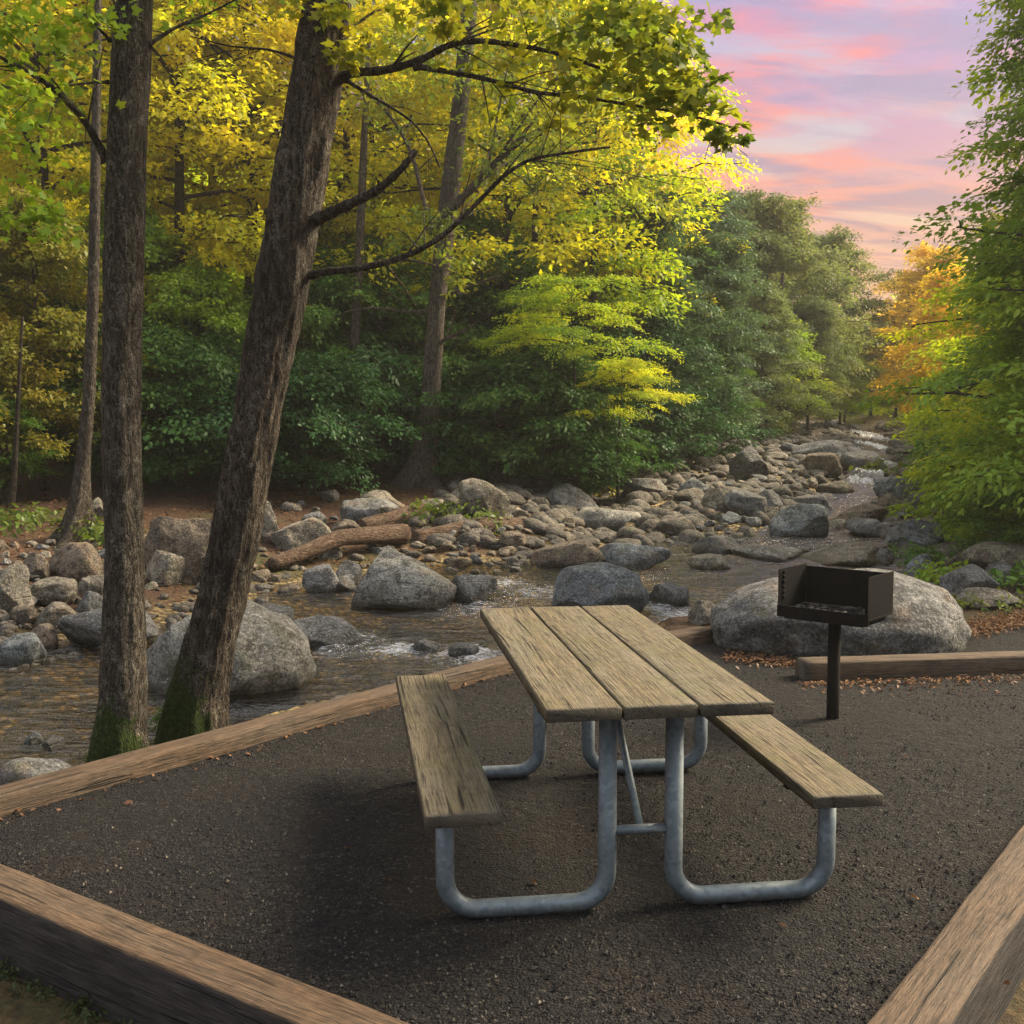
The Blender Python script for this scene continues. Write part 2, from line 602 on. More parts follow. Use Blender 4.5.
def mat_ground():
    m, nt = new_mat('forest_ground')
    g = NT(nt)
    p = g.pos()
    bed = g.attr('bed')
    big = g.noise(p, .8, 4)
    v1 = g.voro(p, 14.0, 'F1', 1)
    cel = g.voro(p, 14.0, 'F1', 0)
    stone = g.mix(g.n('ShaderNodeSeparateColor', Color=v1).outputs[0], (.13, .095, .038), (.40, .29, .125))
    stone = g.mix(g.ramp(cel, [(.3, 0.0), (.62, .9)]), stone, (.035, .022, .01))
    lit = g.noise(p, 30.0, 5, .7)
    soil = g.ramp(lit, [(.3, (.02, .012, .008)), (.5, (.06, .031, .016)), (.7, (.13, .066, .032))])
    soil = g.mix(g.ramp(big, [(.5, 0.0), (.66, .75)]), soil, g.ramp(lit, [(.3, (.018, .026, .007)), (.7, (.075, .08, .02))]))
    col = g.mix(bed, soil, stone)
    h = g.mix(bed, lit, g.math('SUBTRACT', 1.0, cel))
    g.out(g.bsdf(col, .85, g.bump(h, .9, .04), .25))
    return m


def mat_gravel():
    m, nt = new_mat('crushed_gravel')
    g = NT(nt)
    p = g.pos()
    a = g.voro(p, 88.0, 'F1', 1)
    ad = g.voro(p, 88.0, 'F1', 0)
    b = g.voro(p, 200.0, 'F1', 1)
    bd = g.voro(p, 200.0, 'F1', 0)
    sa = g.n('ShaderNodeSeparateColor', Color=a).outputs[0]
    sb = g.n('ShaderNodeSeparateColor', Color=b).outputs[1]
    col = g.ramp(sa, [(0, (.0028, .0026, .003)), (.5, (.009, .0083, .0087)), (.80, (.015, .0138, .0142)), (.93, (.04, .035, .031)), (1, (.13, .11, .095))])
    col2 = g.ramp(sb, [(0, (.004, .004, .004)), (.6, (.0072, .0065, .0068)), (.9, (.019, .0165, .0155)), (1, (.11, .093, .078))])
    col = g.mix(.5, col, col2)
    broad = g.noise(p, 1.1, 5, .65, .5)
    col = g.mix(g.ramp(broad, [(.38, .6), (.55, 0.0)]), col, (.009, .0085, .0095))
    warm = g.noise(p, 1.9, 5, .65)
    col = g.mix(g.ramp(warm, [(.5, 0.0), (.68, .32)]), col, (.030, .018, .0125))
    h = g.math('ADD', g.math('SUBTRACT', 1.0, ad), g.math('MULTIPLY', g.math('SUBTRACT', 1.0, bd), .5))
    h = g.math('ADD', h, g.math('MULTIPLY', g.noise(p, 16.0, 5, .65), 3.2))
    g.out(g.bsdf(col, .88, g.bump(h, 1.0, .022), .22))
    return m


def mat_water():
    m, nt = new_mat('creek_water')
    g = NT(nt)
    p = g.pos()
    foam = g.attr('foam')
    w1 = g.noise(g.scale(p, (2.2, 5.2, 1)), 1.0, 4, .6, .8)
    w2 = g.noise(g.scale(p, (9, 17, 1)), 1.0, 4, .6, .5)
    h = g.math('ADD', w1, g.math('MULTIPLY', w2, .35))
    h = g.math('ADD', h, g.math('MULTIPLY', g.noise(p, 22.0, 4, .7), g.math('MULTIPLY', foam, 1.1)))
    nrm = g.bump(h, .85, .095)
    fr = g.n('ShaderNodeFresnel', IOR=1.33)
    nt.links.new(nrm, fr.inputs['Normal'])
    tr = g.n('ShaderNodeBsdfTransparent')
    tr.inputs['Color'].default_value = (.90, .76, .46, 1)
    gl = g.n('ShaderNodeBsdfGlossy')
    gl.inputs['Roughness'].default_value = .10
    nt.links.new(nrm, gl.inputs['Normal'])
    mx = g.n('ShaderNodeMixShader')
    g.set(mx.inputs[0], g.math('MULTIPLY', g.math('ADD', fr.outputs[0], .05), 1.45, clamp=True))
    nt.links.new(tr.outputs[0], mx.inputs[1])
    nt.links.new(gl.outputs[0], mx.inputs[2])
    fn = g.noise(g.scale(p, (10, 26, 9)), 1.0, 7, .75, .9)
    fm = g.ramp(g.math('ADD', g.math('MULTIPLY', foam, .5), g.math('MULTIPLY', g.math('SUBTRACT', fn, .5), 2.0)), [(.30, 0.0), (.72, .9)])
    fb = g.bsdf((.74, .75, .78), .35, nrm, .5)
    m2 = g.n('ShaderNodeMixShader')
    g.set(m2.inputs[0], fm)
    nt.links.new(mx.outputs[0], m2.inputs[1])
    nt.links.new(fb, m2.inputs[2])
    g.out(m2.outputs[0])
    return m


def mat_steel():
    m, nt = new_mat('galvanised_steel')
    g = NT(nt)
    v = g.obj()
    sp = g.n('ShaderNodeSeparateColor', Color=g.voro(v, 55.0, 'F1', 1)).outputs[0]
    n = g.noise(v, 18.0, 5, .7)
    col = g.mix(sp, (.105, .13, .15), (.17, .20, .22))
    col = g.mix(g.ramp(n, [(.5, 0.0), (.75, .45)]), col, (.16, .165, .17))
    z = g.n('ShaderNodeSeparateXYZ', Vector=v).outputs[2]
    dirt = g.math('MULTIPLY', g.ramp(z, [(.008, 1.0), (.04, 0.0)]), g.ramp(g.noise(v, 40.0, 4), [(.4, 0.0), (.55, 1.0)]))
    col = g.mix(dirt, col, (.12, .09, .07))
    rough = g.math('ADD', .36, g.math('MULTIPLY', n, .3))
    g.out(g.bsdf(col, rough, g.bump(g.noise(v, 60.0, 4), .2, .003), .5, .45))
    return m


def mat_black(name, c, rust, rough):
    m, nt = new_mat(name)
    g = NT(nt)
    v = g.obj()
    n = g.noise(v, 16.0, 5, .7)
    col = g.mix(g.ramp(n, [(.52, 0.0), (.68, .8)]), c, rust)
    g.out(g.bsdf(col, rough, g.bump(g.noise(v, 70.0, 4), .35, .003), .08))
    return m


def mat_chips():
    m, nt = new_mat('stone_chips')
    g = NT(nt)
    g.out(g.bsdf(g.ramp(g.attr('tone'), [(0, (.008, .0075, .008)), (.6, (.026, .022, .021)), (.9, (.06, .05, .043)), (1, (.13, .11, .09))]), .8, None, .25))
    return m


M['chips'] = mat_chips()
M['ground'] = mat_ground()
M['gravel'] = mat_gravel()
M['water'] = mat_water()
M['steel'] = mat_steel()
M['black'] = mat_black('soot_black_steel', (.004, .004, .0045), (.010, .007, .006), .7)
M['rusty'] = mat_black('rusty_black_steel', (.007, .006, .006), (.022, .014, .010), .8)
M['ash'] = mat_black('grey_ash', (.05, .045, .04), (.22, .21, .20), .9)


# ------------------------------------------------------------------ ground, pad, water
def build_ground():
    ys = [-14, -10, -6, -3, -1, 0]
    y, st = .6, .05
    while y < 150:
        ys.append(y)
        y += max(.05, y * .0105)
    ys = np.array(ys)
    t = np.linspace(-1, 1, 330)
    t = np.sign(t) * (np.abs(t) ** 1.35)
    Y, T = np.meshgrid(ys, t, indexing='ij')
    X = T * (np.maximum(Y, 0) * 1.15 + 12)
    Z = terrain(X.ravel(), Y.ravel())
    xl, xr = np.interp(Y, LY, LX), np.interp(Y, RY, RX)
    ins = ((X > xl) & (X < xr)).ravel()
    d = np.minimum(dist_poly(X.ravel(), Y.ravel(), LX, LY), dist_poly(X.ravel(), Y.ravel(), RX, RY))
    bed = np.where(ins, 1.0, 1 - sm(d, .2, 1.1))
    me = grid_mesh('ground', X, Y, Z.reshape(X.shape), {'bed': bed})
    tag(put('ground', me, M['ground']), 'stony brown creek bed and leaf strewn forest floor', kind='structure')


def pad_far(X):
    return np.interp(X, [-4, TB0.x, TB1.x, 1.2, 1.75, 2.3, 3.4, 4.6, 6, 10], [TB0.y - .9, TB0.y, TB1.y, 8.05, 8.3, 7.95, 8.2, 9.0, 9.4, 9.8])


def build_pad():
    # strips from the near timbers to the far edge
    xs = np.linspace(-3.0, 9.0, 480)
    near = np.empty_like(xs)
    dl, dr = (NL1 - NL0), (NR1 - NR0)
    yl = NL0.y + (xs - NL0.x) * dl.y / dl.x
    yr = NR0.y + (xs - NR0.x) * dr.y / dr.x
    near = np.maximum(np.maximum(yl, yr), 1.2) - .05
    far = pad_far(xs) + .06
    near = np.minimum(near, far - .02)
    s = np.linspace(0, 1, 260) ** 1.2
    X = np.repeat(xs[None], len(s), 0)
    Y = near[None] * (1 - s[:, None]) + far[None] * s[:, None]
    P = np.stack([X.ravel(), Y.ravel(), 0 * X.ravel()], 1)
    Z = .010 * fbm(P * 1.1, 3, 21) + .007 * fbm(P * 6, 4, 22)
    me = grid_mesh('gravel_pad', X, Y, Z.reshape(X.shape))
    tag(put('gravel_pad', me, M['gravel']), 'dark crushed gravel picnic pad held by timber edging', kind='structure')


FOAM = [(350, 640, 30, 8, 1), (400, 648, 45, 6, 1), (470, 652, 45, 8, 1), (335, 645, 20, 7, 1), (540, 600, 50, 10, .75), (480, 612, 50, 12, .65), (500, 592, 40, 8, .85), (590, 560, 60, 5, .7),
        (520, 560, 60, 5, .6), (690, 622, 40, 16, 1), (660, 612, 25, 8, .9), (250, 592, 30, 8, .9), (300, 590, 20, 6, .6), (740, 560, 50, 6, .3), (800, 552, 50, 5, .35),
        (868, 478, 13, 6, 1.7), (872, 465, 9, 9, 1.7), (876, 452, 9, 8, 1.7), (872, 442, 13, 5, 1.7), (856, 437, 16, 4, 1.5), (862, 488, 16, 5, 1.4), (630, 585, 30, 6, .5), (430, 598, 30, 6, .5)]


def build_water():
    ys = []
    y = 3.0
    while y < 80:
        ys.append(y)
        y += max(.045, y * .0042)
    ys = np.array(ys)
    s = np.linspace(0, 1, 260)
    up = sm(ys, 17, 20)
    xc = np.interp(ys, CY, CX)
    hw = .62 + .2 * np.sin(ys * .9)
    lo = (np.interp(ys, LY, LX) - .5) * (1 - up) + (xc - hw) * up
    hi = (np.interp(ys, RY, RX) + .35) * (1 - up) + (xc + hw) * up
    X = lo[:, None] * (1 - s) + hi[:, None] * s
    Y = np.repeat(ys[:, None], len(s), 1)
    foam = np.zeros_like(X)
    for px, py, rx, ry, a in FOAM:
        c = at(px, py, -.45) if py > 545 else hit(px, py)
        e = at(px, py + ry, -.45) if py > 545 else hit(px, py + ry)
        wx = rx * c.y / F_PX
        wy = max(.12, abs(c.y - e.y))
        q = ((X - c.x) / wx) ** 2 + ((Y - c.y) / wy) ** 2
        foam = np.maximum(foam, a * np.exp(-q))
    P = np.stack([X.ravel(), Y.ravel(), 0 * X.ravel()], 1)
    n = fbm(P * np.array([3, 6, 1]), 3, 40).reshape(X.shape)
    n2 = fbm(P * np.array([8, 11, 1]), 3, 44).reshape(X.shape)
    Z = zw(Y) + .012 * n + np.minimum(foam, 1) * (.05 * n2 + .035) * (1 + 1.2 * up[:, None]) + up[:, None] * .10
    me = grid_mesh('creek_water', X, Y, Z, {'foam': foam})
    tag(put('creek_water', me, M['water']), 'clear amber creek water with white riffles', kind='structure')


build_ground()
build_pad()
build_water()

# ------------------------------------------------------------------ timbers
def timber(p0, p1, w, h, ztop, label, seed, outer_dark=0):
    """p0..p1: pad side foot line; the beam lies on its outer side"""
    d = p1 - p0
    d.z = 0
    L = d.length
    rng = np.random.default_rng(seed)
    n = int(L / .06)
    prof = [(-w / 2, 0), (-w / 2, h * .5), (-w / 2, h - .012), (-w / 2 + .004, h - .004), (-w / 2 + .012, h), (-w / 4, h), (0, h), (w / 4, h), (w / 2 - .012, h), (w / 2 - .004, h - .004), (w / 2, h - .012), (w / 2, h * .5), (w / 2, 0)]
    V, Fc = [], []
    k = len(prof)
    for i in range(n + 1):
        for x, z in prof:
            V.append([x, -L / 2 + L * i / n, z])
    V = np.array(V)
    off = rng.uniform(0, 99)
    nn = fbm(np.stack([V[:, 0] * 7 + off, V[:, 1] * 1.6, V[:, 2] * 7], 1), 4, seed)
    n3 = fbm(np.stack([V[:, 0] * 30 + off, V[:, 1] * 3, V[:, 2] * 30], 1), 3, seed + 9)
    V[:, 2] += np.where(V[:, 2] > .01, .006 * nn + .004 * n3, 0)
    V[:, 0] += .006 * nn + .003 * n3
    for i in range(n):
        for j in range(k - 1):
            Fc.append((i * k + j, (i + 1) * k + j, (i + 1) * k + j + 1, i * k + j + 1))
    Fc.append(list(range(k)))
    Fc.append(list(range(n * k, (n + 1) * k))[::-1])
    me = raw_mesh('edging_timber', V, Fc, True)
    ea = me.attributes.new('endgrain', 'FLOAT', 'POINT')
    ea.data.foreach_set('value', (np.abs(V[:, 1]) > L / 2 - .004).astype(np.float32))
    o = put('edging_timber', me, M['timber'])
    sa = me.attributes.new('outer_dark', 'FLOAT', 'POINT')
    sa.data.foreach_set('value', (outer_dark * (V[:, 0] < -w / 2 + .02) * (V[:, 2] < h - .008)).astype(np.float32))  # weight of the darker tone, outer side face only
    nrm = Vector((-d.y, d.x, 0)).normalized()
    c = (p0 + p1) / 2 + nrm * (w / 2)
    o.location = (c.x, c.y, ztop - h)
    o.rotation_euler = (0, 0, math.atan2(d.y, d.x) - math.pi / 2)
    return tag(o, label, 'timber', 'timbers edging the gravel pad')


du = (TB1 - TB0).normalized()
timber(TB0 - du * 1.2, TB1 + du * .35, .15, .24, .088, 'long brown edging timber between the gravel pad and the two mossy trunks', 1)
q0, q1 = at(560, 668), at(714, 641)
timber(q0, q1, .16, .22, .09, 'short edging timber behind the table ending beside the boulder', 2)
q0, q1 = at(806, 681), at(1120, 670)
timber(q0, q1, .17, .2, .115, 'pale edging timber behind the grill post with fallen leaves at its foot', 3)
dn = (NL1 - NL0).normalized()
a0, a1 = NL1.copy() + dn * .7, NL0.copy() - dn * .9
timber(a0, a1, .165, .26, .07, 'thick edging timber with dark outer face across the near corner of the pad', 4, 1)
dn = (NR1 - NR0).normalized()
a1, a0 = NR1.copy() + dn * .5, NR0.copy() - dn * 1.2
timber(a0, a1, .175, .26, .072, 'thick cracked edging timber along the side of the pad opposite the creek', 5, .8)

# ------------------------------------------------------------------ picnic table
TX, TY, TROT, TL = .4598, 3.2662, .1365, 1.868
TOPZ, BZ, TH, PW = .7468, .4365, .040, .2345


def plank(name, parent, x, w, L, z, th, y0, seed, rz=0.0):
    mb = MB()
    nx, ny = 10, 60
    rng = np.random.default_rng(seed)
    c = .006
    prof = [(-w / 2, 0), (-w / 2, th - c), (-w / 2 + c * .35, th - c * .3), (-w / 2 + c, th)]
    prof += [(-w / 2 + c + (w - 2 * c) * i / 8, th) for i in range(1, 8)]
    prof += [(w / 2 - c, th), (w / 2 - c * .35, th - c * .3), (w / 2, th - c), (w / 2, 0)]
    k = len(prof)
    V = []
    yy = np.concatenate([[0, .003], np.linspace(.02, L - .02, ny), [L - .003, L]])
    for i, y in enumerate(yy):
        e = .003 if i in (0, len(yy) - 1) else 0
        for a, b in prof:
            V.append((a * (1 - 2 * e / w), y, b - (e if b > th * .5 else -e)))
    V = np.array(V)
    o_ = rng.uniform(0, 50)
    n = fbm(np.stack([V[:, 0] * 6 + o_, V[:, 1] * 1.2, V[:, 2] * 6], 1), 3, seed)
    n2 = fbm(np.stack([V[:, 0] * 60 + o_, V[:, 1] * 3, V[:, 2] * 60], 1), 3, seed + 3)
    V[:, 2] += .0022 * n + .0012 * n2 * (V[:, 2] > th * .5)
    V[:, 0] += .0012 * n
    F_ = []
    for i in range(len(yy) - 1):
        for j in range(k - 1):
            F_.append((i * k + j, (i + 1) * k + j, (i + 1) * k + j + 1, i * k + j + 1))
        F_.append((i * k + k - 1, (i + 1) * k + k - 1, (i + 1) * k, i * k))
    F_.append(list(range(k)))
    F_.append(list(range((len(yy) - 1) * k, len(yy) * k))[::-1])
    me = raw_mesh(name, V, F_, True)
    ea = me.attributes.new('endgrain', 'FLOAT', 'POINT')
    ea.data.foreach_set('value', (np.minimum(V[:, 1], L - V[:, 1]) < .004).astype(np.float32))
    o = put(name, me, M['plank'], parent, (x, y0, z))
    o.rotation_euler = (0, 0, rz)
    return o


tbl = empty('picnic_table', (TX, TY, 0), TROT)
tag(tbl, 'weathered wooden picnic table on galvanised pipe legs with two attached benches', 'picnic table')
for i, x in enumerate((-.2425, 0, .2425)):
    plank('tabletop_plank', tbl, x, PW, TL, TOPZ - TH, TH, .004 * (i == 1), 31 + i)
for x, sd, rz in ((-.6117, 41, .016), (.613, 42, .0)):
    b = plank('bench_seat', tbl, x, .232, TL, BZ - TH, TH, 0, sd, rz)
RP = .0305
for yk, yy in enumerate((.241, TL - .241)):
    for s in (-1, 1):
        pts = bend([(s * .113, yy, TOPZ - TH - .006), (s * .113, yy, RP), (s * .65, yy, RP), (s * .65, yy, BZ - TH - .004)], .105)
        put('pipe_leg', MB().tube(pts, RP, 20).mesh('pipe_leg'), M['steel'], tbl)
        put('seat_bracket', MB().box((s * .62 - .10, yy + .032, BZ - TH - .03), (s * .62 + .10, yy + .07, BZ - TH - .001)).mesh('seat_bracket', False, .003), M['rusty'], tbl)
    put('cross_bar', MB().tube([(-.112, yy, .27), (.112, yy, .27)], .016, 14).mesh('cross_bar'), M['steel'], tbl)
    put('top_cleat', MB().box((-.34, yy - .02 + .055, TOPZ - TH - .045), (.34, yy + .02 + .055, TOPZ - TH - .001)).mesh('top_cleat', False, .003), M['plank'], tbl)
    e = .55 if yk == 0 else -.55
    put('brace', MB().tube([(.0, yy + (.012 if yk == 0 else -.012), .275), (0, yy + e * .5, .50), (0, yy + e, TOPZ - TH - .004)], .0135, 12).mesh('brace'), M['steel'], tbl)

# ------------------------------------------------------------------ grill
gb = empty('park_grill', (1.765, 5.86, 0), -R(41))
tag(gb, 'black pedestal charcoal grill standing on one post in the gravel', 'grill')
W2, D2, Z0, Z1 = .255, .165, .585, .825
put('post', MB().tube([(0, 0, -.1), (0, 0, .05), (0, 0, .58)], [.034, .034, .034], 20).mesh('post'), M['rusty'], gb)
put('post_collar', MB().tube([(0, 0, .535), (0, 0, .588)], [.047, .06], 20).mesh('post_collar'), M['rusty'], gb)
put('firebox_floor', MB().box((-W2, -D2, Z0 + .004), (W2, D2, Z0 + .016)).mesh('firebox_floor', False, .002), M['rusty'], gb)
put('back_panel', MB().box((-W2 + .006, D2 - .006, Z0 + .017), (W2 - .006, D2, Z1 - .012)).mesh('back_panel', False, .0015), M['black'], gb)
for s in (-1, 1):
    x0, x1 = sorted((s * W2, s * (W2 - .005)))
    sp = put('side_panel', MB().box((x0, -D2, Z0 + .017), (x1, D2, Z1)).mesh('side_panel', False, .0015), M['black'], gb)
    st = MB()
    xi = s * (W2 - .006)
    for j in range(6):
        zz = Z0 + .075 + j * .028
        a, b_ = sorted((xi, xi - s * .012))
        st.box((a, -D2 + .035, zz), (b_, -D2 + .06, zz + .012))
    put('grate_notch', st.mesh('grate_notch', False, .002), M['black'], sp)
    put('side_flange', MB().box((min(x0, x0 - s * .012 + .0), -D2 - .004, Z0 + .02), (max(x1, x1), -D2 - .0005, Z1 - .004)).mesh('side_flange', False), M['black'], sp)
put('front_lip', MB().box((-W2 - .004, -D2 - .006, Z0 - .02), (W2 + .004, -D2 - .001, Z0 + .042)).mesh('front_lip', False, .0015), M['rusty'], gb)
put('under_pan', MB().box((-W2 + .03, -D2 + .01, Z0 - .03), (W2 - .03, D2 - .02, Z0 + .003)).mesh('under_pan', False, .004), M['rusty'], gb)
ash = MB()
rg = random.Random(5)
for i in range(140):
    x, y = rg.uniform(-W2 + .03, W2 - .03), rg.uniform(-D2 + .02, D2 - .03)
    s = rg.uniform(.004, .012)
    ash.box((-s, -s * .7, 0), (s, s * .7, s), Matrix.Translation((x, y, Z0 + .016)) @ Matrix.Rotation(rg.uniform(0, 3), 4, 'Z') @ Matrix.Rotation(rg.uniform(-.5, .5), 4, 'X'))
put('ash', ash.mesh('ash', False), M['ash'], gb)['kind'] = 'stuff'

# ------------------------------------------------------------------ rocks
def rock_mesh(name, seed, sub=4, planes=11, rough=1.0, lo=.50, hi=.86):
    rng = np.random.default_rng(seed)
    bm = bmesh.new()
    bmesh.ops.create_icosphere(bm, subdivisions=sub, radius=1)
    V = np.array([v.co[:] for v in bm.verts])
    for _ in range(planes):
        n = rng.normal(size=3)
        n /= np.linalg.norm(n)
        d = rng.uniform(lo, hi)
        e = np.maximum(0, V @ n - d)
        V -= (e * .93)[:, None] * n
    N = V / np.linalg.norm(V, axis=1)[:, None]
    P = V + rng.uniform(0, 50, 3)
    ax = rng.normal(size=3) * .35 + np.array([0, 0, 1.0])
    ax /= np.linalg.norm(ax)
    Lay = np.eye(3) * 1.2 + np.outer(ax, ax) * 7.5
    ridg = 1 - np.abs(fbm(P * 2.1, 3, seed + 5))
    V += N * (rough * (.13 * fbm(P * 1.3, 3, seed) + .05 * (ridg - .7) + + .026 * fbm(P @ Lay, 3, seed + 9) + .034 * fbm(P * 5, 4, seed + 2) + .014 * fbm(P * 16, 3, seed + 7)))[:, None]
    lo_, hi_ = V.min(0), V.max(0)
    V = (V - (lo_ + hi_) / 2) / (hi_ - lo_)
    for v, c in zip(bm.verts, V):
        v.co = c
    me = bpy.data.meshes.new(name)
    bm.to_mesh(me)
    bm.free()
    me.polygons.foreach_set('use_smooth', [True] * len(me.polygons))
    me.materials.append(M['rock'])
    return me


ROCKS = [rock_mesh('boulder', 100 + i, 4, 8 + i % 6, 1.0 + .15 * (i % 3), .45 + .03 * (i % 4)) for i in range(12)]
FINE = {}
T_GREY, T_PALE, T_BROWN, T_TAN, T_DARK, T_BLUE = (.92, .92, .95, 1), (1.2, 1.17, 1.1, 1), (.95, .76, .60, 1), (1.1, .98, .82, 1), (.62, .62, .64, 1), (.82, .90, 1.0, 1)


def rock(me, c, size, rz, tilt, tint, name='boulder'):
    o = put(name, me)
    o.location = c
    o.scale = size
    o.rotation_euler = (tilt[0], tilt[1], rz)
    o.color = tint
    o['wetline'] = float(zw(c[1])) + (.0 if abs(c[2] - zw(c[1])) < 1.2 else -5)
    return o


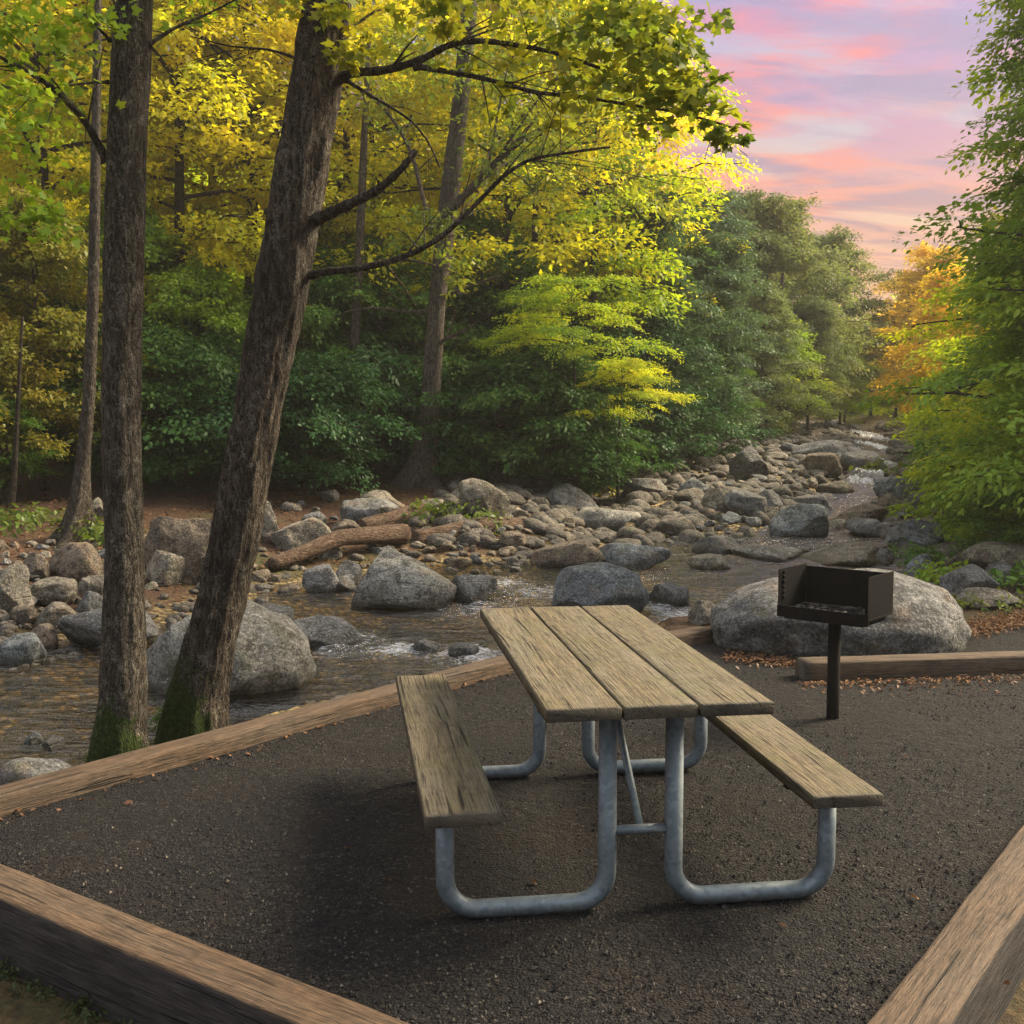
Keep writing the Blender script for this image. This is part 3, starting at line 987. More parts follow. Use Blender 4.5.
# x0, y0, x1, y1 in the photograph, tint, depth/width, tilt about the view axis, fine seed, label
HERO = [
    (-14, 567, 36, 617, T_TAN, .8, 0, 0, 'tall pale rounded boulder stacked at the water edge near the far bank soil'),
    (30, 580, 73, 611, T_TAN, .9, .1, 0, 'tan rounded boulder wedged between two larger ones on the bank pile'),
    (44, 545, 107, 586, T_BROWN, .7, .06, 0, 'broad pinkish brown boulder below the flared tree roots'),
    (20, 555, 49, 582, T_BROWN, .9, 0, 0, 'brown upright boulder beside the broad pinkish one below the flared roots'),
    (77, 578, 107, 602, T_TAN, .8, 0, 0, 'rounded tan stone touching the straight foreground trunk'),
    (70, 593, 102, 618, T_GREY, .8, 0, 0, 'grey egg shaped stone just above the smooth waterside boulder'),
    (27, 604, 70, 632, T_TAN, .8, .08, 0, 'flattish layered tan stone near the water edge of the bank pile'),
    (-12, 634, 38, 672, T_BLUE, .8, .1, 0, 'smooth blue grey boulder lying half in the quiet pool'),
    (56, 606, 152, 656, T_GREY, .7, .0, 0, 'smooth grey boulder at the waterline partly behind the straight trunk'),
    (143, 512, 212, 583, T_BROWN, .6, .35, 210, 'large brown slab leaning on the bank between the two near trunks'),
    (145, 553, 184, 588, T_TAN, .8, .1, 0, 'tan boulder under the leaning brown slab'),
    (140, 592, 311, 698, T_PALE, .75, .13, 222, 'huge pale grey boulder in the pool behind the leaning trunk'),
    (90, 500, 108, 522, T_TAN, .9, 0, 0, 'mossy stone beside the trunk with flared roots'),
    (8, 608, 31, 628, T_BROWN, .9, 0, 0, 'small brown stone between the tall pale boulder and the pool'),
    (24, 626, 55, 654, T_BROWN, .9, 0, 0, 'brown stone cluster piece at the waterline by the blue grey boulder'),
    (272, 518, 331, 556, T_TAN, .7, .25, 212, 'pointed tan boulder above the end of the reddish log'),
    (334, 501, 396, 529, T_GREY, .8, 0, 0, 'grey flat topped boulder below the thin trunk'),
    (358, 492, 408, 516, T_TAN, .8, 0, 0, 'pale boulder just in front of the far bank trunks'),
    (320, 522, 362, 545, T_BROWN, .8, 0, 0, 'reddish brown stone above the middle of the log'),
    (299, 514, 325, 530, T_GREY, .9, 0, 0, 'small grey stone behind the pointed tan boulder'),
    (356, 551, 456, 612, T_PALE, .75, .18, 213, 'large pale wedge shaped boulder standing in the creek below the log'),
    (446, 574, 498, 607, T_DARK, .8, .3, 0, 'dark grey sloping rock against the large wedge boulder'),
    (302, 567, 338, 596, T_GREY, .8, .1, 0, 'grey rock under the reddish log by the water'),
    (334, 562, 362, 588, T_DARK, .9, 0, 0, 'dark stone under the upper half of the reddish log'),
    (332, 577, 358, 595, T_GREY, .9, 0, 0, 'small grey rock at the waterline between log and wedge boulder'),
    (241, 607, 292, 637, T_DARK, .8, .1, 0, 'dark rock in the water behind the huge pale boulder'),
    (280, 617, 365, 654, T_GREY, .7, .22, 0, 'low sloping grey rock lying in the creek beside the riffle'),
    (253, 500, 279, 545, T_TAN, .8, .2, 0, 'tall narrow bank stone touching the leaning trunk'),
    (417, 501, 446, 519, T_TAN, .8, 0, 0, 'small pale stone at the foot of the far bank tree'),
    (452, 486, 514, 526, T_TAN, .55, .42, 214, 'long tilted pale boulder sloping beside the fern patch'),
    (544, 486, 601, 514, T_GREY, .8, 0, 0, 'blocky grey boulder at the dark bushes of the far bank'),
    (578, 509, 654, 534, T_PALE, .9, 0, 0, 'wide flat pale boulder on the stony bar'),
    (656, 519, 696, 541, T_TAN, .8, .05, 0, 'tan flat boulder at the inlet of the pool'),
    (590, 544, 670, 572, T_BLUE, .6, .08, 0, 'long low slate grey boulder at the pool edge'),
    (531, 543, 608, 571, T_BROWN, .6, .15, 0, 'ribbed brown rock ledge beside the slate grey boulder'),
    (553, 564, 648, 622, T_BLUE, .85, -.05, 215, 'large rounded dark grey boulder behind the far end of the table'),
    (642, 584, 693, 610, T_DARK, .7, 0, 0, 'low dark boulder in the white water beside the rounded one'),
    (499, 534, 526, 553, T_BROWN, .9, 0, 0, 'brown cobble boulder on the bar below the tilted pale one'),
    (695, 537, 742, 558, T_DARK, .8, .05, 0, 'dark wet boulder alone in the upper pool'),
    (624, 465, 652, 485, T_BROWN, .9, 0, 0, 'rusty brown boulder at the edge of the dark woods'),
    (626, 481, 665, 502, T_GREY, .9, 0, 0, 'grey boulder in front of the rusty brown one'),
    (770, 507, 830, 543, T_BLUE, .7, -.2, 216, 'big slate grey pointed boulder in the middle of the upper creek'),
    (829, 505, 890, 526, T_BROWN, .8, -.03, 0, 'smooth reddish flat boulder in the middle of the rock field'),
    (876, 479, 936, 503, T_BLUE, .6, .05, 0, 'long grey boulder with rounded top near the drooping green boughs'),
    (906, 469, 945, 489, T_GREY, .8, 0, 0, 'grey boulder below the yellow boughs upstream'),
    (838, 452, 880, 478, T_DARK, .8, .25, 0, 'dark triangular boulder beside the white cascade'),
    (803, 456, 840, 478, T_BROWN, .8, -.1, 0, 'brown blocky boulder beside the dark triangular one'),
    (792, 443, 864, 463, T_GREY, .7, 0, 0, 'broad grey ledge above the brown blocky boulder upstream'),
    (732, 449, 770, 482, T_DARK, .8, 0, 0, 'tall shaded boulder at the edge of the woods by the rock field'),
    (722, 493, 766, 521, T_GREY, .8, -.15, 0, 'rounded grey boulder among the jumble between pool and woods'),
    (754, 492, 783, 515, T_GREY, .8, 0, 0, 'squat grey boulder touching the rounded one among the jumble'),
    (702, 491, 735, 513, T_TAN, .8, 0, 0, 'pale topped boulder at the woods side of the jumble'),
    (888, 522, 946, 556, T_BLUE, .55, -.28, 217, 'long slanting slate slab at the foot of the green boughs'),
    (798, 541, 896, 569, T_TAN, 1.3, -.05, 0, 'flat pale bedrock shelf washed by shallow water behind the grill'),
    (877, 496, 909, 515, T_BROWN, .8, 0, 0, 'brown rounded boulder below the long grey one upstream'),
    (906, 495, 930, 512, T_DARK, .8, 0, 0, 'dark boulder under the tips of the green boughs'),
    (815, 483, 853, 500, T_TAN, .8, 0, 0, 'tan flat boulder above the smooth reddish one'),
    (846, 521, 886, 541, T_GREY, .8, .2, 0, 'grey wedge below the smooth reddish boulder'),
    (792, 497, 832, 517, T_GREY, .8, 0, 0, 'grey boulder behind the big pointed slate one'),
    (825, 521, 852, 537, T_TAN, .9, 0, 0, 'small tan boulder between pointed slate boulder and grey wedge'),
    (948, 567, 1010, 600, T_GREY, .7, -.05, 0, 'grey flat boulder on the bank under the green boughs'),
    (966, 545, 1040, 575, T_TAN, .8, 0, 0, 'wide tan rock ledge under the green boughs at the frame edge'),
    (908, 556, 943, 584, T_BLUE, .7, -.3, 0, 'upright leaning slate stone among the plants behind the grill boulder'),
    (960, 589, 1020, 612, T_TAN, .7, 0, 0, 'low tan rock behind the strip of fallen leaves'),
    (988, 565, 1014, 588, T_GREY, .8, 0, 0, 'small grey rock beside the flat one on the leafy bank'),
    (712, 570, 968, 664, T_GREY, .72, -.02, 218, 'massive rounded granite boulder behind the grill'),
    (14, 734, 34, 750, T_BLUE, .9, 0, 0, 'wet grey stone in the shallows by the mossy trunk'),
    (-8, 758, 62, 796, T_GREY, .8, 0, 219, 'rough wet rock at the water edge behind the edging timber'),
    (36, 738, 58, 755, T_DARK, .9, 0, 0, 'dark wet stone in the shallows by the mossy trunk'),
    (738, 546, 806, 564, T_PALE, 1.2, 0, 0, 'pale flat slab awash beside the bedrock shelf'),
    (690, 556, 732, 573, T_TAN, 1.0, 0, 0, 'low tan slab in the pool near the rapids'),
    (846, 548, 900, 568, T_GREY, 1.1, .04, 0, 'flat grey slab behind the massive granite boulder'),
    (405, 641, 440, 658, T_GREY, .8, .1, 0, 'flat wet stone in the line of white riffles'),
    (448, 646, 478, 664, T_DARK, .8, 0, 0, 'dark stone at the end of the white riffles by the bench'),
    (690, 602, 722, 628, T_TAN, .9, 0, 0, 'pale stone in the rapids beside the massive granite boulder'),
]
HPX = []
for i, (x0, y0, x1, y1, tint, dep, tilt, fs, lab) in enumerate(HERO):
    xc = (x0 + x1) / 2
    g0 = hit(xc, y1 - 2)
    d = g0.y
    if fs == 218:
        g0 = at(xc, y1 - 8, 0)
        d = g0.y
    w, hgt = (x1 - x0) * d / F_PX, (y1 - y0) * d / F_PX
    dp = min(w * dep, 1.7 + .2 * w)
    cy = d + dp * .36
    sc = cy / d
    look = (CAM_H - g0.z) / d
    hz = max(.45 * hgt, hgt - .45 * dp * look) * 1.05
    bury = .34 if fs in (218, 220, 222) else .22
    H = hz / (1 - bury)
    me = rock_mesh('boulder', 1000 + fs, 5, *((4, .8, .72, .95) if fs == 218 else (8, .85, .6, .93) if fs in (220, 222) else (9, .9, .5, .9))) if fs else ROCKS[i % 12]
    rzs = 0.0 if fs else float(RNG.uniform(-.5, .5)) + (math.pi if RNG.random() < .5 else 0)
    cx = (xc - 512) / F_PX * cy / (math.cos(PITCH)) * (1 / (1 + 0 * sc))
    o = rock(me, (cx, cy, g0.z + hz - H / 2), (w * 1.06, dp, H), rzs, (0, tilt), tint)
    tag(o, lab, 'boulder', 'boulders in and beside the creek')
    HPX.append((xc, (y0 + y1) / 2, (x1 - x0) / 2))

LAND = [(335, 555, 'the reddish log'), (212, 640, 'the huge pale boulder'), (405, 582, 'the wedge boulder'), (600, 592, 'the rounded dark boulder'), (483, 505, 'the long tilted boulder'),
        (615, 520, 'the wide flat pale boulder'), (573, 500, 'the blocky boulder by the bushes'), (630, 557, 'the low slate boulder'), (800, 523, 'the pointed slate boulder'), (860, 514, 'the smooth reddish boulder'),
        (906, 490, 'the long rounded boulder'), (858, 466, 'the dark triangular boulder'), (750, 466, 'the tall shaded boulder'), (743, 507, 'the rounded jumble boulder'), (676, 530, 'the pool inlet boulder'),
        (638, 475, 'the rusty brown boulder'), (917, 538, 'the slanting slate slab'), (76, 565, 'the broad pinkish boulder'), (15, 592, 'the tall pale boulder'), (300, 537, 'the pointed tan boulder'),
        (365, 515, 'the flat topped boulder'), (980, 583, 'the flat boulder under the boughs'), (837, 615, 'the massive granite boulder'), (172, 548, 'the leaning brown slab'), (875, 450, 'the white cascade'),
        (828, 453, 'the broad grey ledge'), (390, 526, 'the far bank log'), (470, 535, 'the brown driftwood log')]


def inpoly(x, y, P):
    c = False
    for i in range(len(P)):
        (x1, y1), (x2, y2) = P[i], P[i - 1]
        if (y1 > y) != (y2 > y) and x < (x2 - x1) * (y - y1) / (y2 - y1) + x1:
            c = not c
    return c


FIELDS = [
    ([(0, 548), (110, 540), (160, 590), (120, 640), (0, 640)], 30, 11, 26, (T_TAN, T_BROWN, T_GREY)),
    ([(200, 545), (255, 500), (420, 500), (455, 540), (400, 560), (300, 600), (215, 590)], 42, 9, 24, (T_TAN, T_BROWN, T_GREY, T_BROWN)),
    ([(400, 548), (520, 510), (660, 495), (690, 545), (600, 560), (480, 580)], 62, 9, 25, (T_BROWN, T_TAN, T_GREY, T_BROWN)),
    ([(600, 490), (700, 450), (790, 425), (850, 432), (862, 445), (845, 480), (920, 475), (940, 530), (830, 548), (690, 540)], 165, 10, 36, (T_GREY, T_TAN, T_DARK, T_GREY, T_BLUE)),
    ([(700, 528), (900, 518), (905, 560), (760, 556)], 20, 11, 30, (T_GREY, T_TAN, T_DARK)),
    ([(895, 545), (1024, 545), (1024, 606), (950, 604)], 14, 10, 24, (T_GREY, T_TAN)),
]
rr = random.Random(99)
used = {}
placed = []
for poly, n, s0, s1, tints in FIELDS:
    k = tries = 0
    xs, ys = [p[0] for p in poly], [p[1] for p in poly]
    while k < n and tries < 8000:
        tries += 1
        px, py = rr.uniform(min(xs), max(xs)), rr.uniform(min(ys), max(ys))
        if not inpoly(px, py, poly):
            continue
        s = s0 + (s1 - s0) * rr.random() ** 1.8
        if poly[0][0] == 600:
            s *= .55 + .55 * sm(py, 430, 520)
        if any(abs(px - a) < .8 * c_ + .3 * s and abs(py - b) < .45 * c_ + .2 * s for a, b, c_ in HPX):
            continue
        if any(math.hypot(px - a, (py - b) * 1.7) < (s + c_) * .42 for a, b, c_ in placed):
            continue
        p = hit(px, py)
        if p.y > 70 or (p.y > 21 and abs(p.x - np.interp(p.y, CY, CX)) < .3 + .4 * s * p.y / F_PX):
            continue
        placed.append((px, py, s))
        k += 1
        w = s * p.y / F_PX
        w = min(w, 1.8)
        H = w * rr.uniform(.5, .8)
        tint = rr.choice(tints)
        tj = rr.uniform(.85, 1.15)
        o = rock(ROCKS[rr.randrange(12)], (p.x, p.y + w * .2, p.z + H * .22), (w * rr.uniform(.95, 1.2), w * rr.uniform(.7, 1.0), H), rr.uniform(0, 6.28), (rr.uniform(-.25, .25), rr.uniform(-.25, .25)), tuple(c_ * tj for c_ in tint[:3]) + (1,), 'creek_rock')
        l = min(LAND, key=lambda q: math.hypot(q[0] - px, (q[1] - py) * 1.6))
        dx, dy = px - l[0], (py - l[1]) * 1.6
        rel = ('above and left of' if dx < -12 else 'above and right of' if dx > 12 else 'straight above') if dy < -10 else ('below and left of' if dx < -12 else 'below and right of' if dx > 12 else 'straight below') if dy > 10 else ('immediately left of' if dx < 0 else 'immediately right of')
        siz = 'tiny' if s < 12 else 'small' if s < 17 else 'middling'
        form = 'flat' if H / w < .58 else 'blocky' if H / w < .7 else 'upright'
        lab = f'{siz} {form} rock {rel} {l[2]}'
        used.setdefault(lab, []).append(o)
        tag(o, lab, 'rock', 'smaller rocks around ' + l[2])

# cobbles that nobody could count: between the rocks, on shores and in the shallows
def cobbles():
    tm = []
    for i in range(8):
        bm = bmesh.new()
        bmesh.ops.create_icosphere(bm, subdivisions=2, radius=1)
        V = np.array([v.co[:] for v in bm.verts])
        rng = np.random.default_rng(300 + i)
        for _ in range(7):
            n = rng.normal(size=3)
            n /= np.linalg.norm(n)
            V -= (np.maximum(0, V @ n - rng.uniform(.5, .85)) * .95)[:, None] * n
        V += .12 * fbm(V * 1.4 + 9 * i, 2, i)[:, None] * V
        F_ = np.array([[v.index for v in f.verts] for f in bm.faces])
        bm.free()
        tm.append((V, F_))
    rng = np.random.default_rng(77)
    Vs, Fs, base = [], [], 0
    n = 0
    while n < 8000:
        Y = rng.uniform(6, 50) if rng.random() < .75 else rng.uniform(5, 12)
        xl, xr = np.interp(Y, LY, LX), np.interp(Y, RY, RX)
        X = rng.uniform(max(xl - 3.5, -.5 * Y - 1), min(xr + 2.2, .5 * Y + 1))
        if Y < 9.6 and X > xr - .1:
            continue
        p = Vector((X, Y))
        if side(TB0, TB1, X, Y) < .5 and X < 2 and Y < 9:
            continue
        z = float(terrain(X, Y)[0])
        if Y > 20 and abs(X - np.interp(Y, CY, CX)) < .45:
            continue
        ins = xl < X < xr
        s = .035 + .10 * rng.random() ** 2.5
        if Y > 16:
            s = .09 + .22 * rng.random() ** 2
        V, F_ = tm[rng.integers(8)]
        a = rng.uniform(0, 6.28)
        S = np.array([s * rng.uniform(.9, 1.3), s * rng.uniform(.7, 1), s * rng.uniform(.4, .7)])
        W = V * S
        ca, sa = math.cos(a), math.sin(a)
        W = np.stack([W[:, 0] * ca - W[:, 1] * sa + X, W[:, 0] * sa + W[:, 1] * ca + Y, W[:, 2] + z + S[2] * .3], 1)
        Vs.append(W)
        Fs.append(F_ + base)
        base += len(V)
        n += 1
    V = np.concatenate(Vs)
    Ft = np.concatenate(Fs)
    me = bpy.data.meshes.new('creek_cobbles')
    me.vertices.add(len(V))
    me.vertices.foreach_set('co', V.astype(np.float32).ravel())
    me.loops.add(Ft.size)
    me.loops.foreach_set('vertex_index', Ft.astype(np.int32).ravel())
    me.polygons.add(len(Ft))
    me.polygons.foreach_set('loop_start', np.arange(0, Ft.size, 3, dtype=np.int32))
    me.polygons.foreach_set('loop_total', np.full(len(Ft), 3, dtype=np.int32))
    me.update(calc_edges=True)
    me.polygons.foreach_set('use_smooth', [True] * len(Ft))
    o = put('creek_cobbles', me, M['rock'])
    o.color = (.72, .64, .56, 1)
    o['wetline'] = -5.0
    tag(o, 'brown and grey cobbles filling the gaps of the creek bed', kind='stuff')


cobbles()

# ------------------------------------------------------------------ logs
def log(pts, rad, seed, label, mat='driftwood', n=28):
    pts = [Vector(p) for p in pts]
    L = 26
    P, Rr = [], []
    for i in range(L + 1):
        u = i / L * (len(pts) - 1)
        k = min(int(u), len(pts) - 2)
        P.append(pts[k].lerp(pts[k + 1], u - k))
        Rr.append(rad[0] + (rad[1] - rad[0]) * i / L)
    org = P[0].copy()
    ax = (P[-1] - P[0]).normalized()
    q = ax.to_track_quat('Z', 'Y')
    inv = q.inverted()
    me = MB().tube([inv @ (p - org) for p in P], Rr, n).mesh('fallen_log')
    V = np.array([v.co[:] for v in me.vertices])
    th = np.arctan2(V[:, 1], V[:, 0])
    f = fbm(np.stack([np.cos(th) * 2.2, np.sin(th) * 2.2, V[:, 2] * .9 + seed], 1), 4, seed)
    r = np.hypot(V[:, 0], V[:, 1])
    V[:, :2] *= (1 + .22 * f)[:, None]
    me.vertices.foreach_set('co', V.astype(np.float32).ravel())
    o = put('fallen_log', me, M[mat])
    o.location = org
    o.rotation_mode = 'QUATERNION'
    o.rotation_quaternion = q
    return tag(o, label, 'log', 'logs lying on the far bank stones')


p0, p1 = hit(272, 573), hit(404, 547)
log([p0 + Vector((0, 0, .10)), (p0 + p1) / 2 + Vector((0, 0, .30)), p1 + Vector((0, 0, .20))], (.085, .15), 3, 'reddish peeled log slanting across the stones above the creek')
p0, p1 = hit(358, 536), hit(424, 524)
log([p0 + Vector((0, .3, .10)), p1 + Vector((0, .3, .16))], (.12, .16), 5, 'short stubby log just below the far bank tree')
p0, p1 = hit(412, 546), hit(545, 532)
log([p0 + Vector((0, .2, .08)), (p0 + p1) / 2 + Vector((0, .2, .16)), p1 + Vector((0, .2, .05))], (.13, .15), 8, 'brown driftwood log lying along the stony bar below the fern patch')

# ------------------------------------------------------------------ foliage
DIAMOND = np.array([(0, 0), (.42, .27), (1, 0), (.42, -.27)])
OVAL = np.array([(0, 0), (.22, .2), (.58, .23), (1, 0), (.58, -.23), (.22, -.2)])


def maple():
    A = [(180, .04), (142, .34), (118, .60), (98, .50), (76, .62), (57, .95), (42, .64), (22, .74), (0, 1.12)]
    pts = [(r * math.cos(R(a)), r * math.sin(R(a))) for a, r in A]
    pts += [(x, -y) for x, y in pts[-2:0:-1]]
    P = np.array(pts)
    P[:, 0] += .1
    return P * .72


MAPLE = maple()


def leaf_verts(cen, nor, length, shape, rng, curl=.25, tang=None):
    N = len(cen)
    nor = nor / np.linalg.norm(nor, axis=1)[:, None]
    t = rng.normal(size=(N, 3)) if tang is None else tang + rng.normal(size=(N, 3)) * .45
    t -= (t * nor).sum(1)[:, None] * nor
    t /= np.linalg.norm(t, axis=1)[:, None] + 1e-9
    b = np.cross(nor, t)
    S = shape
    V = cen[:, None] + length[:, None, None] * (S[None, :, :1] * t[:, None] + S[None, :, 1:] * b[:, None])
    fold = np.abs(S[:, 1])[None] * curl - (S[:, 0] ** 2)[None] * curl * .6
    V = V + (length[:, None] * fold)[:, :, None] * nor[:, None]
    return V.reshape(-1, 3)


def sprays_to_leaves(SP, rng, leaf, per, shape, flat=.14, jit=.5, curl=.25):
    """SP rows: x y z  nx ny nz  radius  outx outy outz"""
    SP = np.asarray(SP, float)
    K = len(SP)
    cnt = np.maximum(4, (per * (SP[:, 6] / np.median(SP[:, 6])) ** 1.6).astype(int))
    idx = np.repeat(np.arange(K), cnt)
    N = len(idx)
    n = SP[idx, 3:6]
    r = SP[idx, 6]
    a = rng.uniform(0, 2 * math.pi, N)
    # ragged outline: radius limit varies with angle per spray
    ph = rng.uniform(0, 6.28, (K, 3))[idx]
    lim = .72 + .22 * np.sin(3 * a + ph[:, 0]) + .16 * np.sin(5 * a + ph[:, 1]) + .1 * np.sin(9 * a + ph[:, 2])
    q = np.sqrt(rng.random(N)) * lim
    h = np.where(np.abs(n[:, 2:3]) < .95, np.array([[0, 0, 1.0]]), np.array([[1.0, 0, 0]]))
    t = np.cross(n, h)
    t /= np.linalg.norm(t, axis=1)[:, None]
    b = np.cross(n, t)
    c = SP[idx, 0:3] + (r * q * np.cos(a))[:, None] * t + (r * q * np.sin(a))[:, None] * b
    c += n * (r * flat * rng.normal(size=N))[:, None]
    c[:, 2] -= .22 * r * q ** 2
    out = SP[idx, 7:10]
    c += out * (r * q * .25)[:, None]
    nor = n + rng.normal(size=(N, 3)) * jit
    L = leaf * rng.uniform(.5, 1.4, N)
    radial = np.cos(a)[:, None] * t + np.sin(a)[:, None] * b + out * .6
    radial[:, 2] -= .35
    V = leaf_verts(c, nor, L, shape, rng, curl, radial)
    tone = np.clip(.5 * rng.random(K)[idx] + .5 * rng.random(N), 0, 1)
    return V, tone


def grow(seed, H, crown0, rad_fn, limbs, sp_limb, per, leaf, shape=DIAMOND, r0=.16, rise=.35, spray=.55, lean=(0, 0), flat=.14, jit=.5, bare=False, wig=.02):
    """trunk + limbs mesh and a leaf mesh, both about the foot of the tree"""
    rng = np.random.default_rng(seed)
    mb = MB()
    nT = 14
    ph = rng.uniform(0, 6.28, 4)

    def axis(u):
        return Vector((lean[0] * u * H + wig * H * math.sin(u * 5 + ph[0]) * u, lean[1] * u * H + wig * H * math.sin(u * 4 + ph[1]) * u, u * H))
    us = np.linspace(0, 1, nT + 1)
    tr = [r0 * (1 - .9 * u) * (1 + .9 * math.exp(-u * H / .28)) + .006 for u in us]
    mb.tube([axis(u) - Vector((0, 0, .15 if u == 0 else 0)) for u in us], tr, 12)
    SP = []
    for i in range(limbs):
        u = crown0 + (1 - crown0) * ((i + rng.random()) / limbs) ** .9
        u = min(u, .985)
        v = (u - crown0) / (1 - crown0)
        L = rad_fn(v) * rng.uniform(.7, 1.12)
        az = i * 2.39996 + rng.uniform(-.5, .5)
        el = rise + .55 * v + rng.uniform(-.15, .15)
        d = Vector((math.cos(az), math.sin(az), 0))
        st = axis(u)
        pts = [st]
        m = 5
        for k in range(1, m + 1):
            e = el * (1 - 1.0 * k / m) - .05
            pts.append(pts[-1] + (d * math.cos(e) + Vector((0, 0, math.sin(e)))) * (L / m) + Vector(rng.normal(size=3) * .05 * L / m * 2))
        lr = min(max(.016 * L + .008, .012), r0 * (1 - .85 * u) * .7 + .006)
        mb.tube(pts, [lr * (1 - .8 * k / m) for k in range(m + 1)], 5, False)
        for j in range(sp_limb):
            s = .25 + .75 * ((j + rng.random()) / sp_limb)
            x = s * m
            k = min(int(x), m - 1)
            p = pts[k].lerp(pts[k + 1], x - k)
            side_ = Vector((-d.y, d.x, 0)) * rng.normal() * .30 * L * (1.15 - .5 * s)
            c = p + side_ + Vector((0, 0, rng.normal() * .10 * spray + .02))
            if side_.length > .15:
                mb.tube([p, p.lerp(c, .5) + Vector((0, 0, .04)), c], [lr * .35, lr * .25, .003], 3, False)
            nn = Vector((d.x * rng.uniform(0, .5), d.y * rng.uniform(0, .5), 1)) + Vector(rng.normal(size=3) * .16)
            nn.normalize()
            SP.append((*c, *nn, spray * rng.uniform(.65, 1.3), d.x, d.y, -.15))
    V, tone = sprays_to_leaves(SP, rng, leaf, per, shape, flat, jit)
    tm = mb.mesh('trunk')
    lm = array_mesh('crown', V, len(shape), tone)
    return tm, lm


def dome(r, p=.5):
    return lambda v: r * max(.12, (1 - abs(2 * v - .75) ** 2.2 * .55) * (1 - v ** 4 * .6))


def ball(r):
    return lambda v: r * (.62 + .38 * math.sin(math.pi * min(1, v * 1.25)) - .22 * v ** 6)


def low(r):
    return lambda v: r * (1 - .75 * v)


KIND = {
    'maple_a': grow(1, 15, .30, dome(4.2), 34, 6, 105, .17, r0=.17, spray=.85),
    'maple_b': grow(2, 14, .34, dome(3.8), 32, 6, 105, .16, r0=.15, spray=.8, lean=(.05, 0)),
    'maple_c': grow(3, 16, .26, dome(3.6), 36, 6, 105, .16, r0=.18, spray=.8, lean=(-.04, .02)),
    'under_a': grow(11, 6.5, .18, dome(2.5), 24, 6, 150, .125, r0=.07, spray=.6, rise=.25),
    'under_b': grow(12, 5.5, .15, dome(2.7), 22, 6, 150, .125, r0=.06, spray=.62, rise=.2, lean=(.08, 0)),
    'tier_a': grow(21, 9, .18, low(3.2), 36, 6, 150, .12, r0=.13, spray=.62, rise=.1, flat=.09, jit=.35),
    'tier_b': grow(22, 8, .2, dome(3.0), 30, 6, 150, .12, r0=.11, spray=.66, rise=.12, flat=.09, jit=.35, lean=(-.05, 0)),
    'tier_c': grow(23, 8.5, .66, lambda v: 4.3 * (1 - .45 * v), 15, 9, 150, .11, r0=.10, spray=.75, rise=.02, flat=.06, jit=.3),
    'open_a': grow(31, 12, .14, dome(3.4), 44, 7, 120, .13, r0=.12, spray=.62, rise=.75, wig=.03),
    'open_b': grow(32, 11, .12, dome(3.0), 42, 7, 120, .13, r0=.10, spray=.6, rise=.8, lean=(.06, 0), wig=.03),
    'round_a': grow(51, 8.6, .12, ball(3.2), 54, 7, 130, .125, r0=.11, spray=.6, rise=.45, wig=.03),
    'round_b': grow(52, 8.2, .10, ball(2.9), 50, 7, 130, .125, r0=.10, spray=.6, rise=.5, lean=(.05, .02), wig=.03),
    'shrub_a': grow(41, 2.4, .06, dome(1.55), 20, 5, 200, .08, OVAL, r0=.035, spray=.42, rise=.4, jit=.45),
    'shrub_b': grow(42, 2.0, .05, dome(1.7), 20, 5, 200, .08, OVAL, r0=.03, spray=.42, rise=.3, jit=.45),
}


def tree(name, kind, px, Y, H, mat, label, cat='tree', group=None, rz=None, wide=1.0, bark='bark_far', X=None, sink=0.0):
    tm, lm = KIND[kind]
    H0 = {'m': 15, 'u': 6, 't': 8.5, 'o': 11.5, 's': 2.2, 'r': 9.6}[kind[0]]
    x = X if X is not None else (px - 512) / F_PX * Y * 1.003
    z = float(terrain(x, Y)[0]) - sink
    o = empty(name, (x, Y, z), RNG.uniform(0, 6.28) if rz is None else rz)
    s = H / H0
    o.scale = (s * wide, s * wide, s)
    put('trunk', tm, M[bark], o)
    put('crown', lm, M[mat], o)
    return tag(o, label, cat, group)


